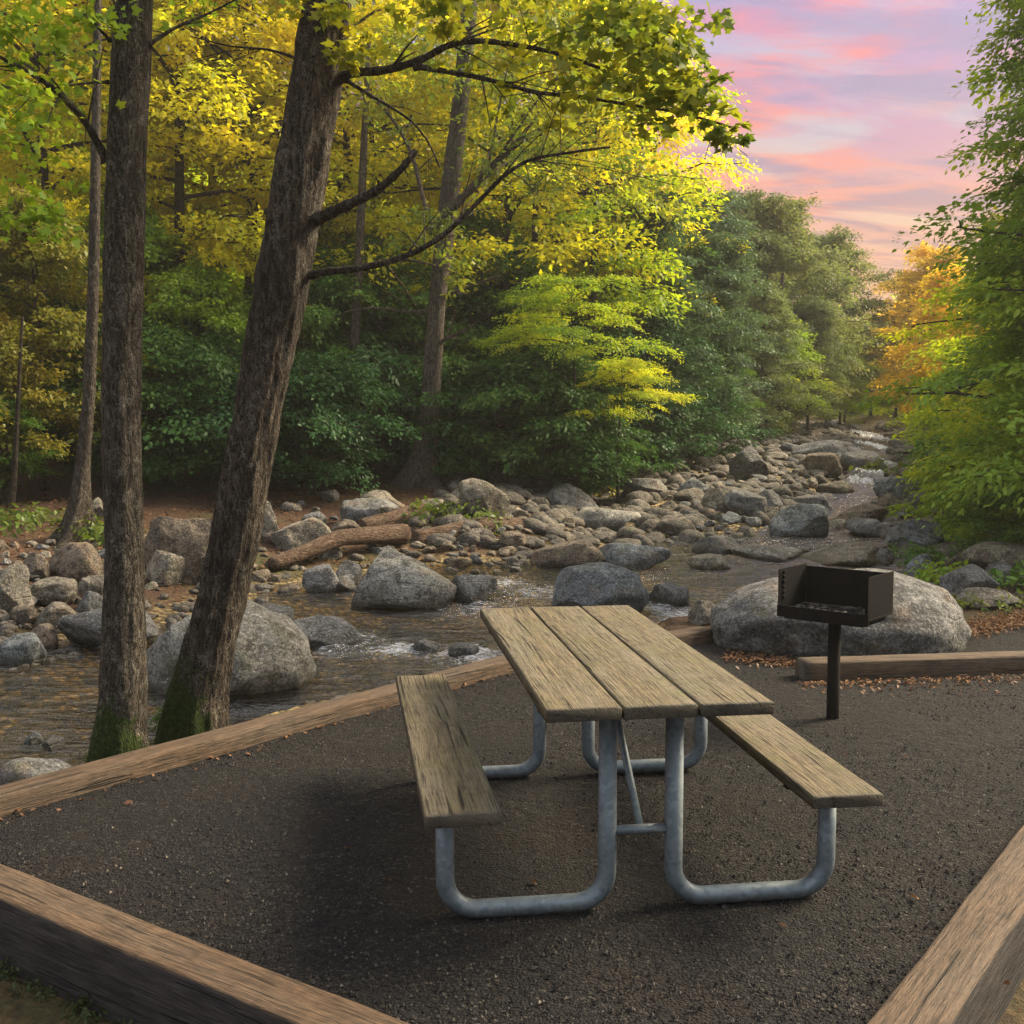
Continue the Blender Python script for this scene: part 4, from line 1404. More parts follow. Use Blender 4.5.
# --- canopy of the far bank: the yellow maples in the upper picture
CAN = [
    (-70, 27, 15, 'maple_a', 'leaf_yellow', 'tall yellow maple at the frame edge behind the flared root tree'),
    (35, 30, 15, 'maple_c', 'leaf_yellow', 'yellow maple whose crown shows between frame edge and straight trunk'),
    (120, 25, 13, 'maple_b', 'leaf_gold', 'golden green maple directly behind the straight foreground trunk'),
    (215, 27, 14, 'maple_a', 'leaf_yellow', 'bright yellow maple between the two near trunks'),
    (300, 31, 15, 'maple_c', 'leaf_yellow', 'yellow maple partly hidden by the leaning trunk'),
    (372, 29, 14, 'maple_b', 'leaf_gold', 'golden maple just beyond the leaning trunk branches'),
    (545, 29, 14.5, 'maple_a', 'leaf_yellow', 'yellow maple behind the long branch that reaches over the creek'),
    (625, 31, 12.5, 'maple_b', 'leaf_yellow', 'yellow maple at the open edge of the canopy beside the sky'),
    (480, 34, 12, 'maple_c', 'leaf_gold', 'tall golden maple deep behind the far bank tree'),
    (170, 35, 12, 'maple_c', 'leaf_gold', 'tall golden green maple far up the slope between the near trunks'),
    (10, 37, 13, 'maple_a', 'leaf_gold', 'tall golden maple high on the slope at the frame edge'),
    (420, 38, 12, 'maple_a', 'leaf_yellow', 'far yellow maple showing above the stub branch'),
    (580, 38, 12, 'maple_c', 'leaf_gold', 'golden maple behind the edge of the yellow canopy'),
    (60, 22.5, 13, 'maple_b', 'leaf_yellow', 'yellow maple in front of the frame edge canopy above the flared root tree'),
    (178, 22.5, 12.5, 'maple_c', 'leaf_yellow', 'bright yellow maple with crown reaching low between the near trunks'),
    (262, 24, 13, 'maple_b', 'leaf_yellow', 'yellow maple crossed by the middle of the leaning trunk'),
    (345, 25, 13, 'maple_a', 'leaf_yellow', 'yellow maple just right of the leaning trunk above the stub branch'),
    (505, 25, 13, 'maple_b', 'leaf_yellow', 'yellow maple right behind the far bank tree branches'),
    (590, 26.5, 12.4, 'maple_a', 'leaf_gold', 'golden maple hanging over the pale layered tree'),
]
for px, Y, H, k, m, lab in CAN:
    tree('maple_tree', k, px, Y, H, m, lab, 'tree', 'maples of the far bank canopy', bark='bark_dark')
# --- green middle storey
MID = [
    (-30, 17.5, 5.2, 'under_b', 'leaf_olive', 'olive brown understory tree at the frame edge behind the bank soil'),
    (45, 19, 6.6, 'under_a', 'leaf_olive', 'rust tinged understory tree left of the flared root trunk'),
    (2, 17.5, 2.9, 'under_b', 'leaf_green', 'small green tree over the bare soil slope'),
    (130, 22, 7.0, 'under_a', 'leaf_lime', 'lime green understory tree behind the straight trunk'),
    (205, 21.5, 6.4, 'under_b', 'leaf_lime', 'lime green understory tree filling the gap between the near trunks'),
    (300, 23, 6.4, 'under_a', 'leaf_green', 'green understory tree beside the lower leaning trunk'),
    (385, 24, 7.4, 'under_b', 'leaf_green', 'green understory tree between thin trunk and far bank tree'),
    (345, 27, 8.5, 'under_a', 'leaf_lime', 'light green understory tree above the thin trunk'),
    (480, 25.5, 7.6, 'under_a', 'leaf_green', 'green understory tree to the right of the far bank tree'),
    (540, 28, 8.5, 'under_b', 'leaf_lime', 'yellow green understory tree behind the pale layered one'),
    (606, 31, 7.6, 'under_a', 'leaf_green', 'green understory tree under the canopy edge'),
    (575, 22.0, 4.3, 'tier_c', 'leaf_fresh', 'pale green tree with flat layered boughs over the dark bushes'),
    (618, 22.6, 3.0, 'tier_c', 'leaf_gold', 'small golden tree drooping over the dark gap above the stony bar'),
    (655, 28, 6.4, 'tier_a', 'leaf_blue', 'blue green layered tree standing over the blocky boulders'),
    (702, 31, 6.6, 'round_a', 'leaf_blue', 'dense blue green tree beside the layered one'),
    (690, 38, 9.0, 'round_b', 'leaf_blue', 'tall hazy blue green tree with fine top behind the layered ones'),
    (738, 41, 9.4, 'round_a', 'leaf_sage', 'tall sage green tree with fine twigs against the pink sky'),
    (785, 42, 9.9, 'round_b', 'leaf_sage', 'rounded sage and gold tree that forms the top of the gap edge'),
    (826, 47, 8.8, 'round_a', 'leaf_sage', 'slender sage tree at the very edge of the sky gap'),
    (757, 36, 5.8, 'round_b', 'leaf_sage', 'golden green tree with forked dark trunk at the rock field'),
    (806, 40, 5.2, 'round_a', 'leaf_sage', 'golden low tree leaning over the upstream rocks'),
    (838, 45, 4.6, 'round_b', 'leaf_gold', 'golden drooping tree beside the far cascade'),
    (715, 31.5, 4.2, 'tier_b', 'leaf_green', 'dark green low tree in the shade above the tall shaded boulder'),
    (765, 38, 5.0, 'under_b', 'leaf_lime', 'lime green low tree under the forked trunk'),
    (660, 27, 3.6, 'under_a', 'leaf_dark', 'dark low tree in the shade behind the rusty boulder'),
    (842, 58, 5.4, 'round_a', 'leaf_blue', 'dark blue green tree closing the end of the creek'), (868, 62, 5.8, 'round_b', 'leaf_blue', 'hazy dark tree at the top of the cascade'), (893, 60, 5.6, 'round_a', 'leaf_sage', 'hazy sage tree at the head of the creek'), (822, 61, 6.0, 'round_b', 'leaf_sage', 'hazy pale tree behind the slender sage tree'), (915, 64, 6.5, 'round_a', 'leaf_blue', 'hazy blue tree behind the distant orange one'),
    (928, 46, 8.0, 'round_a', 'leaf_orange', 'orange gold tree on the far side of the cascade'),
    (958, 38, 6.2, 'under_b', 'leaf_orange', 'orange tinged tree behind the drooping green boughs'),
    (905, 56, 8.0, 'round_b', 'leaf_orange', 'distant orange tree above the cascade'),
    (1005, 33, 5.4, 'under_a', 'leaf_gold', 'golden tree glimpsed behind the right bank boughs'),
    (-150, 17, 7.5, 'maple_b', 'leaf_gold', 'young golden maple beside the soil slope outside the frame edge'),
    (-260, 20, 10, 'maple_a', 'leaf_yellow', 'yellow maple further along the soil slope outside the frame edge'),
    (-220, 15, 4.0, 'under_a', 'leaf_olive', 'olive understory tree outside the frame edge by the pool'),
    (-420, 18, 9, 'maple_c', 'leaf_gold', 'golden maple at the far end of the soil slope outside the frame edge'),
    (-340, 15, 4.2, 'under_b', 'leaf_green', 'green understory tree at the far end of the pool outside the frame edge'),
]
for px, Y, H, k, m, lab in MID:
    H *= .70 if Y < 29 and -100 < px < 610 and not k.startswith('tier') else 1
    tree('woodland_tree', k, px, Y, H, m, lab, 'tree', 'trees of the middle storey', bark='bark_dark')
# --- dark bushes along the far bank
SHR = [
    (128, 20.5, 2.3, 'shrub_a', 'dark green bush behind the straight trunk at the soil bank'), (172, 20, 2.6, 'shrub_b', 'dark green bush between the near trunks above the brown slab'),
    (215, 20.8, 2.5, 'shrub_a', 'dark bush hidden by the lower leaning trunk'), (268, 20, 2.7, 'shrub_b', 'broad glossy bush just right of the leaning trunk'),
    (312, 19.8, 2.5, 'shrub_a', 'light fronted bush between leaning trunk and thin trunk'), (372, 23, 2.5, 'shrub_b', 'shaded bush between the thin trunk and the far bank tree'),
    (455, 22.5, 2.3, 'shrub_a', 'shaded bush right of the far bank tree'), (505, 22.5, 2.6, 'shrub_b', 'broad dark bush above the long tilted boulder'),
    (548, 22.5, 2.6, 'shrub_a', 'blue green bush above the blocky boulder'), (590, 23.5, 2.2, 'shrub_b', 'dark bush ending at the dark gap in the woods'),
    (420, 25.5, 3.2, 'shrub_a', 'tall dark bush behind the far bank tree'), (340, 25, 3.2, 'shrub_b', 'tall dark bush behind the thin trunk'),
    (150, 24, 3.4, 'shrub_a', 'tall dark bush up the slope behind the straight trunk'), (240, 24, 3.4, 'shrub_b', 'tall dark bush up the slope behind the leaning trunk'),
    (500, 26, 3.6, 'shrub_a', 'tall dark bush in the second row above the tilted boulder'), (565, 27, 3.4, 'shrub_b', 'tall dark bush in the second row under the pale layered tree'),
    (640, 26, 2.4, 'shrub_a', 'dark bush in the gap above the rusty boulder'), (690, 29, 2.6, 'shrub_b', 'dark bush at the woods edge above the jumble'),
    (60, 24, 3.0, 'shrub_b', 'dark bush up the slope behind the flared root tree'), (-10, 23, 2.6, 'shrub_a', 'dark bush at the frame edge up the soil slope'),
]
for px, Y, H, k, m, lab in [(1000, 13.6, 1.0, 'shrub_a', 'leaf_lime', 'low yellow green bush behind the flat boulder of the leafy bank'), (1030, 12.6, 1.2, 'shrub_b', 'leaf_green', 'green bush at the frame edge over the tan rock ledge'),
                            (1000, 17.0, 1.7, 'shrub_b', 'leaf_lime', 'lime bush under the drooping boughs'), (985, 22, 2.0, 'shrub_b', 'leaf_gold', 'golden bush above the grey boulder upstream'),
                            (955, 30, 2.2, 'shrub_a', 'leaf_gold', 'golden bush near the cascade on the leafy side'), (1035, 20, 3.0, 'shrub_a', 'leaf_green', 'tall green bush behind the lime ones'),
                            (1010, 27, 3.4, 'shrub_b', 'leaf_gold', 'tall golden bush behind the leafy bank')]:
    tree('bush', k, px, Y, H, m, lab, 'bush', 'bushes of the leafy near side bank', bark='bark_dark')
for px, Y, H, k, lab in SHR:
    H *= .82 + .36 * ((px * 37 + int(Y * 10) * 11) % 100) / 100
    tree('bush', k, px, Y, H, 'leaf_dark' if (px // 7) % 3 else 'leaf_shade', lab, 'bush', 'dark evergreen bushes of the far bank', bark='bark_dark', wide=1.05)

# --- named trunks of the far bank
def px_trunk(name, pts, Y, label, bark, flare, leafspec=None, seed=0, limbs=(), moss=None, nseg=40, rings=120, amp=.05, tilt=0.0, cat='tree', group=None, above=0.0, foot=None):
    """pts: (px, py, width px) from foot up. Built from real positions at distance Y"""
    P = []
    for i, (px, py, w) in enumerate(pts):
        p = at_y(px, py, Y + tilt * i)
        P.append((p, w * Y / F_PX / 2))
    base = P[0][0].copy()
    if foot is not None:
        base.z = foot
    else:
        base.z = float(terrain(base.x, base.y)[0]) - .05
    if above:
        a, b = P[-2], P[-1]
        d = (b[0] - a[0]).normalized()
        P.append((b[0] + d * above, b[1] * .55))
    o = empty(name, base)
    tag(o, label, cat, group)
    # resample with smooth interpolation
    zs = np.array([max(p.z - base.z, 0) for p, _ in P])
    zs[0] = 0
    xs, ys, rs = np.array([p.x - base.x for p, _ in P]), np.array([p.y - base.y for p, _ in P]), np.array([r for _, r in P])
    zz = np.concatenate([np.linspace(-.25, 1.0, rings // 3), np.linspace(1.0, zs[-1], rings)[1:]]) if zs[-1] > 2 else np.linspace(-.25, zs[-1], rings)

    def sp(v):
        f = np.interp(zz, zs, v)
        for _ in range(12):
            f[1:-1] = (f[:-2] + 2 * f[1:-1] + f[2:]) / 4
        return f
    X, Y_, Rr = sp(xs), sp(ys), sp(rs)
    th = np.linspace(0, 2 * math.pi, nseg, endpoint=False)
    T, Z = np.meshgrid(th, zz)
    ct, st = np.cos(T), np.sin(T)
    fl = np.exp(-np.maximum(Z, 0) / flare[1])
    lobes = 1 + fl * (flare[0] + .55 * flare[0] * np.sin(5 * T + seed) + .35 * flare[0] * np.sin(3 * T + 2 * seed))
    Rm = Rr[:, None] * lobes
    Q = np.stack([(ct * Rr[:, None] * 26 + seed).ravel(), (st * Rr[:, None] * 26).ravel(), (Z * 3.4).ravel()], 1)
    rid = np.abs(fbm(Q, 3, seed + 60)).reshape(T.shape)
    Q2 = np.stack([(ct * 1.6 + seed).ravel(), (st * 1.6).ravel(), (Z * 1.1).ravel()], 1)
    lump = fbm(Q2, 3, seed + 70).reshape(T.shape)
    Rm = Rm * (1 + amp * (rid * 1.3 - .35) + amp * .9 * lump)
    V = np.stack([X[:, None] + Rm * ct, Y_[:, None] + Rm * st, Z], -1).reshape(-1, 3)
    n = nseg
    Fq = []
    for i in range(len(zz) - 1):
        for k in range(n):
            k2 = (k + 1) % n
            Fq.append((i * n + k, i * n + k2, (i + 1) * n + k2, (i + 1) * n + k))
    me = raw_mesh('trunk', V, Fq, True)
    if moss:
        a = me.attributes.new('moss', 'FLOAT', 'POINT')
        side_ = .5 + .5 * np.cos(T - moss[1])
        mv = np.exp(-np.maximum(Z, 0) / moss[0]) * (.30 + .9 * side_) * 1.45
        a.data.foreach_set('value', mv.ravel().astype(np.float32))
    put('trunk', me, M[bark], o)
    for lp in limbs:
        lpts = [at_y(x, y, yy) - base for x, y, yy in lp[0]]
        lpts = [Vector(p) for p in lpts]
        # smooth catmull sampling
        S = []
        for i in range(len(lpts) - 1):
            p0, p1, p2, p3 = lpts[max(i - 1, 0)], lpts[i], lpts[i + 1], lpts[min(i + 2, len(lpts) - 1)]
            for k in range(5):
                u = k / 5
                S.append(.5 * ((2 * p1) + (p2 - p0) * u + (2 * p0 - 5 * p1 + 4 * p2 - p3) * u * u + (3 * p1 - p0 - 3 * p2 + p3) * u ** 3))
        S.append(lpts[-1])
        m = len(S)
        rad = [lp[1] + (lp[2] - lp[1]) * (i / (m - 1)) ** .8 for i in range(m)]
        rad = [r * (1 + .5 * math.exp(-i / 1.2)) * (1 + .10 * math.sin(i * 2.1 + seed)) for i, r in enumerate(rad)]
        lm = MB().tube(S, rad, 12)
        if len(lp) > 3:
            rg_ = np.random.default_rng(seed * 7 + m)
            for _ in range(lp[3]):
                i = int(rg_.uniform(m * .25, m - 1))
                d = (S[min(i + 1, m - 1)] - S[i - 1]).normalized()
                q = d * rg_.uniform(.3, .9) + Vector(rg_.normal(size=3) * .5)
                L_ = lp[4] * rg_.uniform(.4, 1.1)
                lm.tube([S[i], S[i] + q * L_ * .5, S[i] + q * L_ + Vector((0, 0, -.1 * L_))], [rad[i] * .4, rad[i] * .25, .002], 5, False)
        put('branch', lm.mesh('branch'), M[bark], o)
    return o, base


# far bank trunks
oD, _ = px_trunk('maple_tree', [(78, 545, 25), (83, 460, 14), (89, 400, 12), (93, 300, 11), (95, 200, 10), (97, 60, 8)], 13.8, 'grey trunk with wide flared roots standing on the soil bank', 'bark_brown', (1.5, .22), seed=3, above=3, amp=.05)
oE, _ = px_trunk('maple_tree', [(348, 502, 16), (349, 450, 12), (353, 380, 10), (357, 300, 9), (362, 190, 8)], 22.5, 'thin straight trunk between the leaning tree and the far bank tree', 'bark_far', (.8, .3), seed=4, above=3, nseg=20, rings=60)
oC, bC = px_trunk('maple_tree', [(418, 512, 30), (427, 450, 22), (431, 395, 19), (437, 300, 17), (449, 200, 20), (461, 100, 16), (470, 0, 16)], 21.5, 'tall far bank tree with slightly curved trunk and ascending branches', 'bark_far', (.7, .5), seed=5, above=4, nseg=28, rings=80,
                  limbs=[([(432, 232, 21.5), (445, 215, 21.3), (470, 190, 21.1), (498, 160, 21), (520, 140, 20.9), (560, 120, 20.8)], .13, .03, 14, 2.0),
                         ([(441, 245, 21.5), (425, 205, 21.7), (410, 150, 21.9), (385, 110, 22), (362, 92, 22)], .06, .02, 8, 1.2),
                         ([(434, 310, 21.5), (410, 312, 21.3), (375, 308, 21.1), (345, 312, 21)], .05, .015, 6, .9),
                         ([(436, 300, 21.5), (465, 288, 21.3), (500, 276, 21.1)], .05, .015, 6, .9),
                         ([(434, 345, 21.5), (455, 335, 21.3), (474, 325, 21.1)], .05, .015, 6, .9)])
for px, y0, y1, w, Y, lab in [(10, 505, 445, 6, 17, 'slim dark stem on the soil slope near the frame edge'), (156, 330, 190, 9, 26, 'dark background trunk just right of the straight foreground trunk'),
                              (246, 250, 90, 7, 27, 'slender background trunk halfway between the near trunks'), (530, 360, 180, 7, 27, 'slender trunk in the woods behind the pale layered tree'),
                              (775, 440, 330, 7, 39, 'dark leaning stem at the edge of the rock field')]:
    zf = float(terrain((px - 512) / F_PX * Y, Y)[0])
    yb = 428 + F_PX * (CAM_H - zf) / Y
    px_trunk('woodland_tree', [(px - 4, yb + 3, w * 1.3), (px, (yb + y0) / 2, w), (px + 3, y0, w), (px + 6, y1, w * .8)], Y, lab, 'bark_dark', (.5, .3), seed=int(px), above=2, nseg=14, rings=40)


def hero_crown(o, base, spec, leaf, mat, seed, shape=MAPLE, jit=.55):
    rng = np.random.default_rng(seed)
    Vs, Ts = [], []
    for (px, py, Y, r, per, k) in spec:
        k = int(k * 1.7) if py > -20 else k
        c0 = at_y(px, py, Y) - base
        SP = []
        for _ in range(k):
            c = c0 + Vector(rng.normal(size=3) * r * .55)
            n = Vector((0, -.25, 1)) + Vector(rng.normal(size=3) * .3)
            n.normalize()
            a = rng.uniform(0, 6.28)
            SP.append((*c, *n, r * rng.uniform(.5, .9), math.cos(a), math.sin(a), -.3))
        V, t = sprays_to_leaves(SP, rng, leaf, per * (1.7 if shape is MAPLE else 1), shape, .16, jit)
        Vs.append(V)
        Ts.append(t)
    me = array_mesh('crown', np.concatenate(Vs), len(shape), np.concatenate(Ts))
    return put('crown', me, M[mat], o)


# foreground pair on the near bank
oA, bA = px_trunk('mossy_tree', [(114, 752, 56), (124, 690, 46), (124, 600, 40), (124, 560, 38), (121, 400, 38), (124, 260, 38), (128, 120, 38), (133, 0, 36)], 5.35,
                  'straight grey foreground trunk with mossy foot behind the edging timber', 'bark_grey', (.55, .16), seed=1, moss=(.36, -1.9), nseg=96, rings=420, above=3.2, amp=.11, foot=-.24,
                  limbs=[([(107, 162, 5.35), (96, 140, 5.3), (80, 115, 5.2), (55, 90, 5.1), (25, 70, 5.0), (-15, 50, 4.9)], .022, .008, 10, .5),
                         ([(148, 45, 5.35), (175, 28, 5.4), (205, 15, 5.5), (245, -5, 5.6)], .011, .004, 8, .35),
                         ([(108, 82, 5.35), (80, 84, 5.5), (45, 90, 5.6), (10, 98, 5.7)], .007, .003, 6, .3),
                         ([(110, 40, 5.35), (98, 28, 5.2), (84, 14, 5.1)], .009, .004, 4, .3)])
oB, bB = px_trunk('mossy_tree', [(191, 738, 64), (197, 700, 58), (208, 650, 52), (230, 560, 50), (260, 400, 48), (281, 300, 53), (297, 200, 53), (313, 100, 50), (328, 0, 46)], 5.75,
                  'leaning brown foreground trunk with furrowed bark and long creekside branches', 'bark_brown', (.35, .2), seed=2, moss=(.46, -2.6), nseg=110, rings=440, above=3.2, amp=.16, foot=-.24,
                  limbs=[([(335, 82, 5.75), (352, 73, 5.7), (385, 70, 5.65), (420, 60, 5.6), (450, 45, 5.55), (480, 41, 5.5), (515, 45, 5.5), (555, 53, 5.45), (600, 68, 5.4)], .028, .008, 16, .28),
                         ([(415, 66, 5.6), (450, 72, 5.55), (490, 80, 5.5), (535, 92, 5.45), (580, 97, 5.45), (630, 105, 5.4), (680, 113, 5.35), (735, 128, 5.3)], .016, .005, 24, .26),
                         ([(311, 222, 5.75), (328, 214, 5.65), (352, 203, 5.55), (380, 188, 5.45), (402, 168, 5.4), (416, 150, 5.38)], .036, .014, 2, .2),
                         ([(303, 277, 5.75), (325, 272, 5.7), (360, 268, 5.65), (400, 258, 5.6), (430, 244, 5.55), (455, 225, 5.5), (480, 200, 5.5), (505, 175, 5.45), (530, 160, 5.45), (560, 154, 5.4), (610, 147, 5.4)], .022, .006, 22, .42),
                         ([(346, 80, 5.72), (365, 92, 5.7), (392, 108, 5.7), (412, 122, 5.7), (428, 142, 5.7), (440, 168, 5.7)], .011, .004, 6, .3),
                         ([(300, 60, 5.75), (270, 50, 5.8), (230, 46, 5.9), (190, 36, 6.0)], .009, .003, 8, .4)])
hero_crown(oA, bA, [(20, 30, 5.0, .28, 14, 7), (62, 22, 5.1, .22, 10, 5), (-5, 95, 4.9, .25, 14, 5), (15, 150, 5.0, .2, 10, 4), (20, 205, 5.05, .16, 10, 4), (38, 218, 5.05, .10, 8, 3), (100, 8, 5.2, .15, 8, 3),
                    (-40, 60, 4.8, .4, 16, 6), (60, -80, 5.0, .5, 16, 8), (170, -90, 5.4, .5, 16, 8), (20, -160, 5.2, .6, 16, 8), (120, -220, 5.4, .6, 18, 8), (190, -10, 5.6, .2, 10, 4)], .043, 'leaf_lime', 61)
hero_crown(oB, bB, [(350, 8, 5.6, .13, 10, 4), (352, 50, 5.55, .10, 8, 3), (345, 66, 5.5, .06, 5, 2), (300, 4, 5.6, .12, 8, 3), (420, 4, 5.5, .16, 10, 4), (455, 6, 5.5, .12, 9, 3),
                    (560, 20, 5.4, .22, 12, 6), (620, 20, 5.3, .24, 14, 7), (660, 45, 5.3, .2, 14, 6), (600, 60, 5.35, .2, 12, 6), (520, 30, 5.5, .16, 10, 4), (640, 85, 5.3, .17, 12, 5), (680, 75, 5.25, .14, 12, 5),
                    (690, 105, 5.25, .12, 10, 4), (722, 128, 5.25, .09, 9, 3), (738, 138, 5.25, .06, 7, 2), (712, 140, 5.25, .06, 6, 2), (655, 118, 5.3, .10, 8, 3), (705, 85, 5.25, .08, 6, 2), (560, 110, 5.4, .10, 7, 3), (500, 95, 5.5, .10, 7, 3), (470, 55, 5.5, .1, 7, 2),
                    (540, -60, 5.4, .5, 16, 8), (660, -60, 5.2, .45, 16, 8), (420, -90, 5.6, .5, 16, 8), (330, -160, 5.8, .6, 16, 8), (250, -60, 5.8, .4, 12, 6), (480, -180, 5.6, .6, 16, 8)], .05, 'leaf_hero', 62)
# green leaves on the low branches of the far bank tree
hero_crown(oC, bC, [(435, 232, 20.6, .5, 26, 6), (400, 225, 20.8, .45, 22, 5), (470, 262, 20.6, .4, 20, 5), (455, 275, 20.6, .35, 18, 4), (505, 150, 20.6, .8, 40, 8), (560, 125, 20.5, .9, 40, 8), (540, 180, 20.6, .8, 36, 6),
                    (600, 150, 20.6, .9, 40, 8), (620, 200, 21, .9, 40, 8), (480, 110, 21, .9, 40, 6), (380, 100, 21.5, .9, 40, 6), (450, -30, 21.5, 1.6, 60, 10), (530, 40, 21, 1.3, 50, 10), (400, 30, 21.5, 1.2, 46, 6), (600, 60, 21, 1.2, 46, 8)], .12, 'leaf_hero', 63, DIAMOND)


# --- right bank trees close by
def right_tree(seed, X, Y, H, lowb, reach, mat, leaf, label, per=60, n=34, spl=7, bark='bark_dark', spray=.5, rise=.1):
    tm, lm = grow(seed, H, lowb, reach, n, spl, per, leaf, OVAL, r0=.13, rise=rise, spray=spray, flat=.1, jit=.4)
    o = empty('creekside_tree', (X, Y, float(terrain(X, Y)[0]) - .1), .3)
    put('trunk', tm, M[bark], o)
    put('crown', lm, M[mat], o)
    return tag(o, label, 'tree', 'trees crowding the near side bank')


right_tree(71, 7.25, 12.4, 6.4, .04, low(3.1), 'leaf_lime', .085, 'yellow green tree with boughs drooping to the rocks beside the leafy bank', 150, 46, 9)
right_tree(72, 7.45, 14.0, 13.0, .10, lambda v: 1.4 * (1 - .3 * v ** 5), 'leaf_fresh', .082, 'tall dense green tree at the frame edge against the sky', 150, 105, 10, spray=.5)
right_tree(73, 9.3, 16.8, 6.4, .06, dome(2.8), 'leaf_gold', .10, 'golden green tree reaching over the upstream rocks beside the green boughs', 130, 42, 8, spray=.55)
right_tree(74, 11.4, 18.5, 12.0, .2, dome(2.6), 'leaf_lime', .12, 'tall lime green tree behind the dense green one', 120, 46, 7, spray=.65)
right_tree(75, 11.9, 22.0, 6.2, .08, dome(3.0), 'leaf_gold', .12, 'lower golden tree behind the boughs of the near side bank', 110, 36, 7, spray=.65)
right_tree(76, 14.2, 26.0, 5.6, .06, dome(2.9), 'leaf_gold', .14, 'golden green tree further up the near side bank', 110, 38, 7, spray=.7)
right_tree(77, 17.0, 33.0, 6.0, .06, dome(3.2), 'leaf_sage', .16, 'hazy sage tree far up the near side bank', 110, 36, 7, spray=.8)

# --- small plants
def clump(name, pos, r, h, nl, leaf, mat, label, seed, cat='plant', shape=OVAL, group=None, up=.9):
    rng = np.random.default_rng(seed)
    SP = []
    for i in range(nl):
        a = rng.uniform(0, 6.28)
        q = math.sqrt(rng.random()) * r
        z = h * (.25 + .75 * rng.random()) * (1 - .5 * q / r)
        n = Vector((math.cos(a) * .7, math.sin(a) * .7, up)).normalized()
        SP.append((q * math.cos(a), q * math.sin(a), z, *n, leaf * 2.2 * rng.uniform(.7, 1.3), math.cos(a), math.sin(a), -.2))
    V, t = sprays_to_leaves(SP, rng, leaf, 16, shape, .2, .5)
    o = empty(name, pos)
    put('foliage', array_mesh('foliage', V, len(shape), t), M[mat], o)
    mb = MB()
    for s in SP[::2]:
        mb.tube([(0, 0, -.03), (s[0] * .5, s[1] * .5, s[2] * .6), (s[0], s[1], s[2])], [.005, .004, .002], 3, False)
    put('stem', mb.mesh('stem'), M['bark_dark'], o)
    return tag(o, label, cat, group)


PL = [(442, 524, .55, .5, 26, .10, 'grass', 'bright green fern patch at the foot of the far bank tree'), (470, 520, .45, .35, 18, .10, 'grass', 'lower fern patch against the long tilted boulder'),
      (100, 545, .35, .45, 18, .09, 'grass', 'yellow green tuft beside the flared roots'), (18, 528, .8, .35, 26, .09, 'grass', 'mossy green patch on the soil bank at the frame edge'),
      (930, 566, .35, .3, 22, .08, 'leaf_green', 'green leafy plant between slate stone and granite boulder'), (905, 560, .30, .3, 16, .08, 'leaf_green', 'dark green plant behind the grill boulder'),
      (945, 585, .3, .28, 20, .07, 'leaf_lime', 'light green plant beside the flat rock of the leafy bank'), (1010, 592, .35, .3, 20, .08, 'leaf_green', 'green plant at the frame edge above the fallen leaves'),
      (985, 608, .4, .12, 26, .05, 'grass', 'short grass fringe behind the fallen leaves'), (935, 543, .4, .4, 20, .09, 'leaf_lime', 'sprouting plant at the foot of the drooping boughs'),
      (895, 477, .8, .5, 16, .16, 'grass', 'yellow green shrublet among the boulders upstream'), (905, 520, .5, .35, 16, .10, 'leaf_lime', 'low green plant under the bough tips upstream'),
      (610, 500, .5, .3, 14, .10, 'leaf_olive', 'dull green plant on the bank beside the blocky boulder')]
for i, (px, py, r, h, n, lf, m, lab) in enumerate(PL):
    p = hit(px, py)
    clump('bank_plant', p, r, h, n, lf, m, lab, 500 + i, group='small plants of the creek banks')
clump('fern', at(163, 748, -.12) + Vector((0, .35, 0)), .13, .3, 34, .035, 'moss', 'bright green fern growing between the two mossy trunks', 540, 'fern', DIAMOND)
for i, (px, py, r) in enumerate([(40, 990, .10), (90, 1012, .12), (140, 1022, .10), (15, 972, .06)]):
    p = at(px, py, -.17)
    clump('grass_tuft', p, r * .8, .05, 16, .016, 'moss_dull', ['small mossy tuft outside the thick near timber', 'larger mossy tuft against the dark face of the near timber', 'grass tuft in the lower corner under the near timber', 'sparse tuft at the frame edge beside the near timber'][i], 550 + i, 'grass tuft', DIAMOND)

# moss cushions on the trunks
def moss_fronds(o, me_trunk, seed, lim, ang):
    rng = np.random.default_rng(seed)
    V = np.array([v.co[:] for v in me_trunk.vertices])
    N = np.array([v.normal[:] for v in me_trunk.vertices])
    m = np.array([a.value for a in me_trunk.attributes['moss'].data])
    k = np.nonzero((rng.random(len(V)) < (m - .5) * 1.6) & (V[:, 2] > .05))[0]
    k = np.concatenate([k] * 2)
    c = V[k] + rng.normal(size=(len(k), 3)) * .012
    n = rng.normal(size=(len(k), 3))
    t = N[k] + np.array([0, 0, -.2])
    W = leaf_verts(c, n, rng.uniform(.004, .010, len(k)), DIAMOND * np.array([1, .9]), rng, .2, t)
    q = put('moss', array_mesh('moss', W, 4, rng.random(len(k))), M['moss'], o)
    q['kind'] = 'stuff'


for o in (oA, oB):
    tr_ = [c for c in o.children if c.name.startswith('trunk')][0]
    moss_fronds(o, tr_.data, 600, .4, 0)


